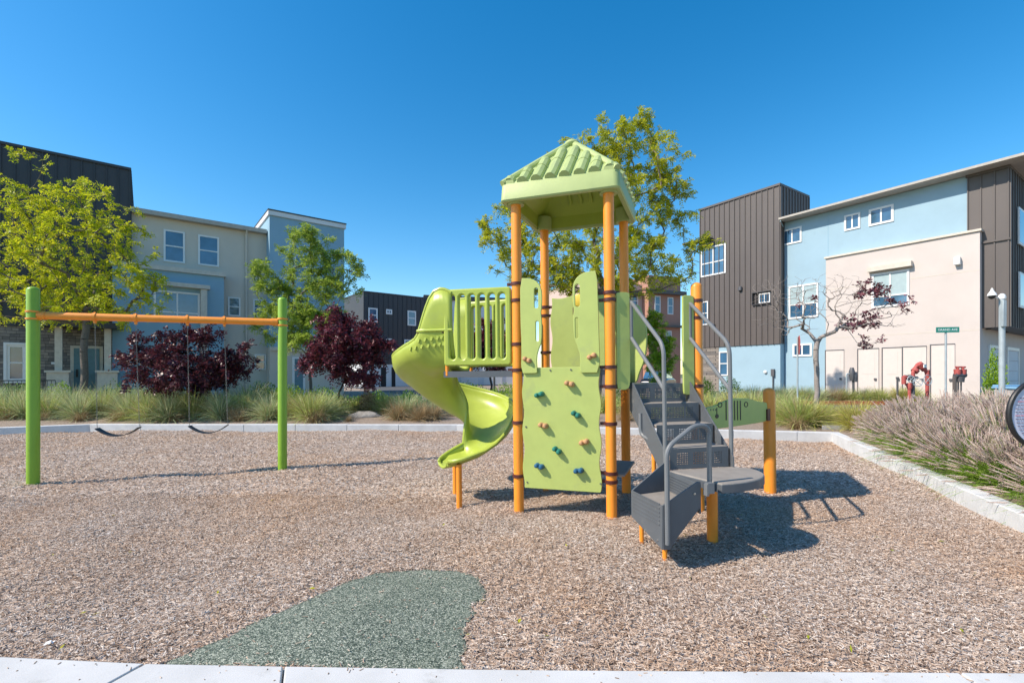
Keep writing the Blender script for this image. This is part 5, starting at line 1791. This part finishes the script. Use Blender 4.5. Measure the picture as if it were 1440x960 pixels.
for px in (8, 55, 108, 160, 245, 330):
    spots.append(('s', px + 6, 14.6, rnd.uniform(.45, .6)))
spots += [('g', 437, 14.6, 1.12), ('b', 452, 14.9, 1.05), ('y', 420, 15.6, 1.0), ('g', 470, 15.8, .9), ('s', 445, 14.3, .6), ('y', 395, 15.9, .95), ('b', 345, 15.3, .8), ('s', 330, 14.8, .6), ('g', 375, 16.5, .95), ('s', 386, 15.5, .6),
          ('y', 500, 16.6, .6), ('s', 560, 15.0, .8), ('b', 572, 15.4, .95), ('s', 590, 14.8, .75), ('g', 545, 16.4, .9), ('s', 610, 15.0, .7), ('b', 600, 15.8, .85), ('s', 490, 14.6, .25), ('s', 645, 16, .7),
          ('g', 640, 17, .8), ('b', 680, 17.5, .8), ('g', 715, 17, .8), ('y', 760, 16.5, .7), ('b', 800, 17, .8), ('g', 850, 16.5, .9), ('y', 890, 16, .9), ('g', 925, 15.5, .9), ('b', 950, 16.5, .9), ('b', 700, 15.6, .7), ('s', 735, 15, .5), ('g', 820, 15, .6), ('s', 880, 14.6, .6)]
for k, px, Y, h in spots: tuft(k, px, Y, h, LAB[k], G1)
G2 = 'grass clumps in the bed behind the right part of the back kerb'
LAB2 = {'g': 'green grass clump in the bed behind the low bollard', 'y': 'golden green grass clump behind the corner of the kerb', 'b': 'grey green grass clump in the bed behind the dashboard panel', 's': 'straw coloured grass clump in the bed behind the dashboard panel'}
for k, px, Y, h in [('g', 1122, 13.0, 1.02), ('y', 1140, 13.1, .95), ('g', 1108, 13.6, .95), ('g', 1158, 13.8, .8), ('y', 1206, 12.4, .92), ('y', 1218, 12.7, .85), ('y', 1196, 12.8, .8), ('g', 1000, 15.2, .95), ('y', 1030, 15.5, .95), ('g', 1058, 15.4, .95),
                    ('y', 985, 16, .9), ('b', 1020, 17, 1.0), ('b', 1060, 17, 1.0), ('g', 1090, 16, .9), ('b', 1100, 17.5, .9), ('y', 1075, 14.2, .8), ('s', 1000, 14.2, .6), ('s', 1045, 14.0, .55), ('s', 1120, 12.7, .45), ('g', 965, 15, .8), ('y', 1178, 14.4, .6), ('y', 1240, 12.5, .6)]:
    tuft(k, px, Y, h, LAB2[k], G2, z=.17 + .1 * min(1, max(0, (Y - 12) / 4)))
G3 = 'grass clumps along the foot of the right building'
LAB3 = {'g': 'green grass clump at the foot of the right building beyond the red kerb', 'y': 'golden grass clump at the foot of the right building beyond the red kerb', 'b': 'bluish grass clump at the foot of the right building beyond the red kerb', 's': 'straw grass clump at the foot of the right building beyond the red kerb'}
for px in range(1042, 1300, 13):
    tuft(rnd.choice('bbgg' if px < 1165 else 'ggys'), px + rnd.uniform(-4, 4), 21.4 + rnd.uniform(-.3, .5), rnd.uniform(.75, 1.0), '', G3, z=.3)['label'] = 'x'
for o in COL.objects:
    if o.get('group') == G3:
        k = [kk for kk, me in TM.items() if me == o.data][0][0]
        o['label'] = LAB3[k]

# pink fountain grass
def fountain(seed, n=330):
    g = np.random.default_rng(seed)
    V, Fq = tuft_mesh(seed, 1300, .80, .62, .012, .75)
    mi = [np.zeros(len(Fq), np.int32)]
    az = g.random(n) * 2 * PI; el = R(84) - np.abs(g.normal(0, .52, n)); el = np.maximum(el, R(12))
    L = .80 * (.75 + .35 * g.random(n))
    d = np.stack([np.cos(az) * np.cos(el), np.sin(az) * np.cos(el), np.sin(el)], 1)
    d = unit(d + np.array([[-.18, -.06, 0]]))
    out = np.stack([np.cos(az), np.sin(az), np.zeros(n)], 1)
    base = out * (np.sqrt(g.random(n)) * .12)[:, None]
    def pt(t): return base + d * (L * t)[:, None] + out * (L * .10 * t * t)[:, None] - np.array([[0, 0, 1.0]]) * (L * .16 * np.cos(el) * t ** 2.5)[:, None]
    segs = []
    Vs, Fs = [V], [Fq]; off = len(V)
    ts = [0, .4, .78]
    for a, b in zip(ts, ts[1:]):
        P0, P1 = pt(a), pt(b)
        v2, f2 = tubes_np([(P0[i], P1[i], .0022, .002) for i in range(n)], 3)
        Vs.append(v2); Fs.append(f2 + off); off += len(v2); mi.append(np.zeros(len(f2), np.int32))
    # plume: spindle with bristles
    nb = 26
    P0, P1 = pt(.76), pt(1.0)
    ax = P1 - P0; Lp = np.linalg.norm(ax, axis=1); ax = unit(ax)
    for a, b, ra, rb_ in ((0, .25, .003, .008), (.25, .7, .008, .0065), (.7, 1.0, .0065, .0015)):
        v2, f2 = tubes_np([(P0[i] + ax[i] * Lp[i] * a, P0[i] + ax[i] * Lp[i] * b, ra, rb_) for i in range(n)], 4)
        Vs.append(v2); Fs.append(f2 + off); off += len(v2); mi.append(np.ones(len(f2), np.int32))
    t = g.random((n, nb)) * .95
    c = (P0[:, None] + ax[:, None] * (Lp[:, None] * t)[:, :, None]).reshape(-1, 3)
    axx = np.repeat(ax, nb, 0)
    dd = unit(axx * .75 + g.normal(0, .5, (n * nb, 3)))
    s = unit(np.cross(dd, g.normal(0, 1, (n * nb, 3)))); nn = np.cross(s, dd)
    Lb = .020 + .020 * g.random(n * nb)
    v2, f2 = rhomb(c, dd, s, nn, Lb, np.full(n * nb, .0045))
    Vs.append(v2); Fs.append(f2 + off); mi.append(np.ones(len(f2), np.int32))
    me = np_mesh('fountain_grass_clump', np.concatenate(Vs), np.concatenate(Fs))
    me.materials.append(M['grass_d']); me.materials.append(M['plume'])
    me.polygons.foreach_set('material_index', np.concatenate(mi))
    return me
FM = [fountain(200 + i) for i in range(3)]
GF = 'pink plumed fountain grass clumps beyond the right kerb'
fs_ = []
for row, off_ in enumerate((.80, 1.55, 2.45, 3.5)):
    y_ = 4.3 + .35 * (row % 2)
    while y_ < 10.9:
        xk = 4.42 + (y_ - 2.62) * .3866
        fs_.append((xk + off_ + rnd.uniform(-.15, .15), y_ + rnd.uniform(-.15, .15), (.98 if row == 0 else 1.22 if row == 1 else 1.38) * rnd.uniform(.92, 1.08)))
        y_ += .78
for i, (x, y, h) in enumerate(fs_):
    o = bpy.data.objects.new('fountain_grass_clump', FM[i % 3])
    o.location = (x, y, .16); o.rotation_euler = (0, 0, rnd.uniform(-.5, .5)); o.scale = (h, h, h * .98)
    COL.objects.link(o)
    tag(o, 'fountain grass clump with pale pink plumes beyond the right kerb', 'grass', GF)

# ground cover as a mass: low leaves between the clumps
def cover(name, label, pts, n, matn, seed, h=.16):
    g = np.random.default_rng(seed)
    x0, x1 = min(p[0] for p in pts), max(p[0] for p in pts); y0, y1 = min(p[1] for p in pts), max(p[1] for p in pts)
    x = x0 + (x1 - x0) * g.random(n * 2); y = y0 + (y1 - y0) * g.random(n * 2)
    ok = in_poly(x, y, pts) & (np.sin(x * 1.9 + 1) + np.sin(y * 2.3 + x * .7) > -.6)
    x, y = x[ok][:n], y[ok][:n]; m = len(x)
    c = np.stack([x, y, .26 + h * g.random(m) ** 1.4], 1)
    d = unit(g.normal(0, .7, (m, 3)) + np.array([[0, 0, .8]])); s = unit(np.cross(d, g.normal(0, 1, (m, 3)))); nn = np.cross(s, d)
    L = .07 + .1 * g.random(m)
    V, Fq = rhomb(c, d, s, nn, L, L * .3)
    o = link(name, np_mesh(name, V, Fq), M[matn])
    return tag(o, label, 'ground cover', kind='stuff')
cover('ground_cover', 'low green ground cover along the foot of the left building', [(-25, 16.4), (-2, 17), (-2, 21), (-12, 24), (-25, 20)], 16000, 'leaf_shrub', 301, .3)
cover('ground_cover', 'low green ground cover behind the tower and dashboard panel', [(-2, 16.5), (9, 15.5), (11, 20), (4, 22), (-2, 23)], 12000, 'grass_g', 302, .3)
cover('ground_cover', 'bluish low ground cover below the right building', [(9.2, 21.0), (17.5, 21.0), (15.5, 23.5), (11, 27), (8, 27)], 9000, 'leaf_blue', 303, .35)

# ---------------------------------------------------------- street furniture
# street name sign
Y = 14.8
p = at(1330, 525, Y)
ss = thing('street_sign', 'green street name sign on a thin grey pole before the beige wall', 'street sign', (p.x, Y, .2))
mb = MB(); mb.tube([(p.x, Y, .1), (p.x, Y, 3.0)], .03, 10); mb.build('pole', M['galv'], ss)
z0 = CAMH + (HY - 467.5) / F_PX * Y; z1 = CAMH + (HY - 460) / F_PX * Y
sgu = Vector((math.cos(R(-12)), math.sin(R(-12)), 0))
c = Vector((p.x + .02, Y - .04, (z0 + z1) / 2))
bl = plate('sign_blade', rrect(-.31, -.085, .31, .085, .015), [], .012, M['signgreen'], ss, frame_mtx(c, sgu), .001)
me = text_mesh('lettering', 'GRAND AVE', .095, frame_mtx(c - Vector((-sgu.y, sgu.x, 0)) * .008, sgu), .001)
link('lettering', me, M['signwhite'], bl)
# stop sign seen from behind/edge on
Y = 16.0; p = at(1121.5, 500, Y)
es = thing('road_sign', 'road sign seen nearly edge on on a thin pole left of the bare tree', 'road sign', (p.x, Y, .25))
mb = MB(); mb.tube([(p.x, Y, .1), (p.x, Y, 2.9)], .028, 8); mb.build('pole', M['galv'], es)
ang = math.atan2(Y, p.x)
su = Vector((math.cos(ang + .10), math.sin(ang + .10), 0))
oc = [(.34 * math.cos(R(22.5 + 45 * k)), .34 * math.sin(R(22.5 + 45 * k))) for k in range(8)]
plate('sign_plate', oc, [], .01, M['firered'], es, frame_mtx(Vector((p.x + .03, Y - .04, 2.62)), su), .001)
# light pole with camera
Y = 11.2; p = at(1409, 500, Y)
lp = thing('light_pole', 'pale grey pole with a box and a small dome camera beside the garages', 'pole', (p.x, Y, .2))
mb = MB(); mb.tube([(p.x, Y, .1), (p.x, Y, 3.42)], .058, 14); mb.build('pole', M['galv'], lp)
mb = MB(); mb.box((p.x - .035, Y - .07, 3.07), (.085, .07, .62)); mb.build('control_box', M['galv'], lp, bevel=.01)
mb = MB(); mb.lathe([(.07, 3.42), (.075, 3.46), (.06, 3.52), (.02, 3.55)], (p.x, Y, 0), 14); mb.build('cap', M['white'], lp)
mb = MB(); mb.tube([(p.x, Y, 3.44), (p.x - .16, Y, 3.46), (p.x - .2, Y, 3.52)], .014, 8); mb.lathe([(.09, 3.50), (.075, 3.55), (.03, 3.62), (.015, 3.68)], (p.x - .235, Y, 0), 14)
ca_ = mb.build('camera_arm', M['white'], lp)
mb = MB(); mb.ball((p.x - .235, Y, 3.49), .07, 14, 8); mb.build('dome', M['black'], ca_)
# round rules sign at the right edge
Y = 5.0; c = at(1467, 582, Y); rr = 51 / F_PX * Y
rs = thing('round_sign', 'round park sign with a thick black rim at the right edge of the photo', 'sign', (c.x, Y, .16))
fx = Vector((math.cos(R(-20)), math.sin(R(-20)), 0)); fx = Vector((1, 0, 0))
mb = MB(); ring_ = [c + Vector((rr * .95 * math.cos(t), 0, rr * .95 * math.sin(t))) for t in np.linspace(0, 2 * PI, 49)]
mb.tube(ring_, .024, 10, False); mb.build('rim', M['black'], rs)
FT = frame_mtx(c, (1, 0, 0))
circ = [(rr * .94 * math.cos(t), rr * .94 * math.sin(t)) for t in np.linspace(0, 2 * PI, 65)[:-1]]
fc = plate('face', circ, [], .01, M['signface'], rs, FT, .001)
el_ = [(.06 + rr * .62 * math.cos(t), -.08 + rr * .72 * math.sin(t)) for t in np.linspace(0, 2 * PI, 65)[:-1]]
plate('emblem', el_, [], .004, M['signlilac'], fc, frame_mtx(c - Vector((0, .0075, 0)), (1, 0, 0)), .0005)
mb = MB(); mr = MB()
r2 = random.Random(4)
for k in range(11):
    z = .17 - k * .037
    half = math.sqrt(max(0, (rr * .84) ** 2 - z * z)) * .94
    x = -half
    while x < half:
        wl = r2.uniform(.012, .05)
        if x + wl < half: (mr if k in (1, 5) else mb).box((c.x + x + wl / 2, Y - .0112, c.z + z), (wl, .002, .009))
        x += wl + .009
mb.build('rules_text', M['ink'], fc, smooth=False); mr.build('rules_text', M['inkred'], fc, smooth=False)
mb = MB(); mb.tube([(c.x, Y + .03, .05), (c.x, Y + .03, c.z - rr * .9)], .03, 10); mb.build('pole', M['black'], rs)

# red backflow preventer (arched pipes with hand wheels) and red fire connection
def wheel(mb, c, r_, ax):
    ax = Vector(ax).normalized(); u = ax.orthogonal().normalized(); v = ax.cross(u)
    mb.tube([c + (u * math.cos(t) + v * math.sin(t)) * r_ for t in np.linspace(0, 2 * PI, 17)], .016, 6, False)
    for k in range(2):
        d = u if k else v
        mb.tube([c - d * r_, c + d * r_], .012, 5)
Y = 18.9; sc = Y / F_PX
def q(px, py, dy=0): return at(px, py, Y) + Vector((0, dy, 0))
bf = thing('backflow_preventer', 'red arched fire water backflow pipes with hand wheels before the pale doors', 'fire pipes', tuple(q(1290, 560)))
mb = MB(); mb.tube(fillet([q(1304, 566), q(1304, 524), q(1297, 515), q(1291, 513)], .25), .066, 12); mb.tube([q(1305, 534), q(1304, 520)], .09, 12); mb.tube([q(1300, 520), q(1296, 516)], .10, 12)
mb.build('pipe', M['firered'], bf)
mb = MB(); mb.tube(fillet([q(1297, 516), q(1290, 513), q(1284, 522), q(1284, 530)], .2), .066, 12); mb.lathe([(.13, -.06), (.13, .06)], q(1287, 521), 14, ax=(q(1284, 523) - q(1291, 516)).normalized()); mb.lathe([(.14, -.08), (.13, .1)], q(1294, 514), 14, ax=(-.7, 0, .7))
mb.build('pipe', M['firered'], bf)
mb = MB(); mb.tube([q(1284, 560), q(1284, 530)], .06, 8); mb.tube([q(1272, 529), q(1290, 531)], .06, 10); mb.lathe([(.12, -.04), (.12, .04)], q(1279, 531), 14, ax=(1, 0, 0))
mb.build('pipe', M['firedark'], bf)
mb = MB(); mb.tube([q(1271, 540), q(1271, 529)], .08, 10); mb.tube([q(1271, 530), q(1276, 531)], .08, 10); mb.lathe([(.08, 0), (.11, .15), (.07, .25)], q(1279, 547), 10); mb.tube([q(1274, 540), q(1279, 545)], .05, 8); mb.tube([q(1279, 562), q(1279, 546)], .06, 10)
mb.build('pipe', M['firered'], bf)
mb = MB(); wheel(mb, q(1297, 534, -.25), .2, (.2, -1, .1)); wheel(mb, q(1283, 537, -.25), .16, (-.2, -1, .1)); wheel(mb, q(1275, 533, -.22), .13, (-.2, -1, .1))
mb.build('hand_wheel', M['galv'], bf)
mb = MB(); mb.box(q(1294.5, 514.5, -.2), (.16, .03, .13), .4); mb.build('valve_plate', M['signwhite'], bf)
Y = 19.6
fd = thing('fire_connection', 'red twin outlet fire hose connection on grey pipes near the beige wall corner', 'fire hydrant', tuple(q(1351, 555)))
mb = MB()
for px in (1346.5, 1354): mb.tube([q(px, 526), q(px, 519)], [.12, .13], 12); mb.tube([q(px, 519), q(px, 516)], .05, 8)
mb.tube([q(1343.5, 516), q(1357.5, 516)], .035, 8); mb.build('outlet', M['firered'], fd)
mb = MB(); mb.tube([q(1343, 528), q(1357, 527)], .11, 10); mb.lathe([(.14, -.18), (.16, .05)], q(1350, 531), 12)
for px in (1347.5, 1351.5): mb.tube([q(px, 560), q(px, 531)], .028, 8)
mb.build('pipe', M['firedark'], fd)
mb = MB(); mb.tube([q(1342.5, 560), q(1342.5, 529)], .07, 8); mb.build('guard_post', M['clad'], fd)
Y = 21.3
gv = thing('valve_assembly', 'small dark grey water valve on a thin pipe loop before the pale doors', 'valve', tuple(q(1196, 555)))
mb = MB(); mb.tube(fillet([q(1190.5, 560), q(1190.5, 525.5), q(1198, 525.5)], .05), .03, 8); mb.build('pipe', M['galv'], gv)
mb = MB(); mb.tube([q(1200, 560), q(1200, 523)], .05, 8); mb.lathe([(.08, -.3), (.12, -.1), (.12, .1), (.07, .3)], q(1198, 526), 10); mb.lathe([(.1, -.25), (.13, .0), (.08, .2)], q(1202, 529), 10)
mb.build('valve', M['firedark'], gv)
Y = 20.9
bd = thing('bollard_post', 'short dark metal stake among the grass before the pale doors', 'post', tuple(q(1262, 555)))
mb = MB(); mb.tube([q(1262, 562), q(1262, 532)], .04, 8); mb.lathe([(.06, 0), (.06, .1)], q(1262, 533), 8); mb.build('stake', M['firedark'], bd)

# grey bins by the garages
Y = 13.2; p = at(1432, 550, Y)
bn = thing('wheelie_bin', 'grey wheeled bin with a blue lid beside the light pole', 'bin', (p.x, Y, .25))
mb = MB(); x0, x1 = -.36, .36
vs = [(x * k + p.x, Y + y * k, z) for z, k in ((.3, .86), (1.22, 1.0)) for x, y in ((x0, -.34), (x1, -.34), (x1, .34), (x0, .34))]
mb.hexa(vs); mb.build('body', M['bin'], bn, bevel=.02)
mb = MB(); mb.box((p.x, Y - .02, 1.26), (.80, .76, .06)); mb.box((p.x, Y + .3, 1.31), (.7, .15, .06)); mb.build('lid', M['binlid'], bn, bevel=.015)
mb = MB()
for x in (-.3, .3): mb.lathe([(.11, -.03), (.11, .03)], (p.x + x, Y + .32, .36), 14, ax=(1, 0, 0))
mb.build('wheel', M['rubber'], bn)
me = curve_mesh('mark', [smooth_poly([(-.1, -.03), (.1, -.03), (.06, .03), (0, .05), (-.06, .02)], 1)], .004, .0005)
me.transform(frame_mtx(Vector((p.x + .05, Y - .345, 1.02)), (1, 0, 0))); link('mark', me, M['signwhite'], bn)

# dark thin pole far behind the slide deck
Y = 26; p = at(695, 525, Y)
mb = MB(); mb.tube([(p.x, Y, .2), (p.x, Y, 1.95)], .06, 8); mb.lathe([(.1, 1.95), (.08, 2.05)], (p.x, Y, 0), 8)
tag(mb.build('marker_post', M['firedark']), 'thin dark post seen under the slide deck', 'post')
# parked dark car beyond the steps
def car():
    c = Vector(((927 - CX) / F_PX * 34, 34, .3))
    r_ = thing('parked_car', 'black parked car glimpsed above the steps of the tower', 'car', tuple(c), R(62))
    def W_(x, y, z): 
        a = R(62); return Vector((c.x + x * math.cos(a) - y * math.sin(a), c.y + x * math.sin(a) + y * math.cos(a), c.z + z))
    prof = [(-2.2, .35), (-2.25, .75), (-2.1, .95), (-1.2, 1.02), (1.1, 1.02), (2.0, .88), (2.2, .7), (2.2, .35)]
    mb = MB(); n = len(prof)
    vs = [W_(x, -.85, z) for x, z in prof] + [W_(x, .85, z) for x, z in prof]
    fs = [tuple(range(n)), tuple(range(n, 2 * n))[::-1]] + [(i, n + i, n + (i + 1) % n, (i + 1) % n) for i in range(n)]
    mb.add(vs, fs); mb.build('body', M['carpaint'], r_, bevel=.08)
    cab = [(-1.7, 1.0), (-1.2, 1.5), (.2, 1.53), (1.05, 1.0)]
    mb = MB(); n = 4
    vs = [W_(x, -.72 if z > 1.2 else -.80, z) for x, z in cab] + [W_(x, .72 if z > 1.2 else .80, z) for x, z in cab]
    mb.add(vs, [tuple(range(n)), tuple(range(n, 2 * n))[::-1]] + [(i, n + i, n + (i + 1) % n, (i + 1) % n) for i in range(n)])
    mb.build('cabin', M['glass'], r_, bevel=.05)
    for x in (-1.35, 1.35):
        for y in (-.83, .83):
            mb = MB(); p = W_(x, y, .33); ax = W_(0, 1, 0) - W_(0, 0, 0); mb.lathe([(.33, -.11), (.33, .11)], p, 18, ax=ax); wo = mb.build('wheel', M['rubber'], r_)
            mb = MB(); mb.lathe([(.2, -.115), (.2, .115)], p, 14, ax=ax); mb.build('rim', M['galv'], wo)
car()
# a scrap of paper and a few dropped leaves on the chips
me_ = MB(); rs_ = random.Random(8); px_, py_ = at(62, 914, 2.83).x, 2.86
vs = [(px_ + i * .014 - .02 + rs_.uniform(-.003, .003), py_ + j * .012 - .02 + rs_.uniform(-.005, .005), .035 + rs_.uniform(-.008, .012)) for j in range(4) for i in range(4)]
me_.add(vs, [(j * 4 + i, j * 4 + i + 1, (j + 1) * 4 + i + 1, (j + 1) * 4 + i) for j in range(3) for i in range(3)])
o = me_.build('paper_scrap', M['paper'], smooth=False); tag(o, 'small crumpled scrap of white paper on the chips by the front walk', 'litter')
g_ = np.random.default_rng(77); n_ = 60
y_ = 2.8 + 8 * g_.random(n_) ** 1.5; x_ = (g_.random(n_) * 2 - 1) * y_ * 1.05
ok_ = in_poly(x_, y_, PLAY) & ~in_poly(x_, y_, RUB); x_, y_ = x_[ok_], y_[ok_]; n_ = len(x_)
d_ = unit(np.stack([g_.normal(0, 1, n_), g_.normal(0, 1, n_), g_.normal(0, .25, n_)], 1)); s_ = unit(np.cross(d_, np.tile([[0, 0, 1.0]], (n_, 1)) + g_.normal(0, .2, (n_, 3)))); nn_ = np.cross(s_, d_)
V_, F_ = rhomb(np.stack([x_, y_, gz(x_, y_) + .03], 1), d_, s_, nn_, .03 + .03 * g_.random(n_), .012 + .012 * g_.random(n_))
tag(link('fallen_leaves', np_mesh('fallen_leaves', V_, F_), M['leaf_big']), 'few dropped yellow and olive leaves scattered on the chips', 'fallen leaves', kind='stuff')
# rock in the bed
rk = MB(); rk.ball((0, 0, 0), .5, 12, 8, (1.1, .6, .32))
g_ = random.Random(2); rk.v = [(x * g_.uniform(.9, 1.1), y * g_.uniform(.9, 1.1), z * g_.uniform(.85, 1.15)) for x, y, z in rk.v]
o = rk.build('boulder', mat('grey_rock', (.27, .25, .23), .95, var=.3, bump=.6, bscale=20, bdist=.03), ang=25)
o.location = ((513 - CX) / F_PX * 15.6, 15.6, .25); tag(o, 'flat grey boulder in the bed beside the rounded purple tree', 'rock')
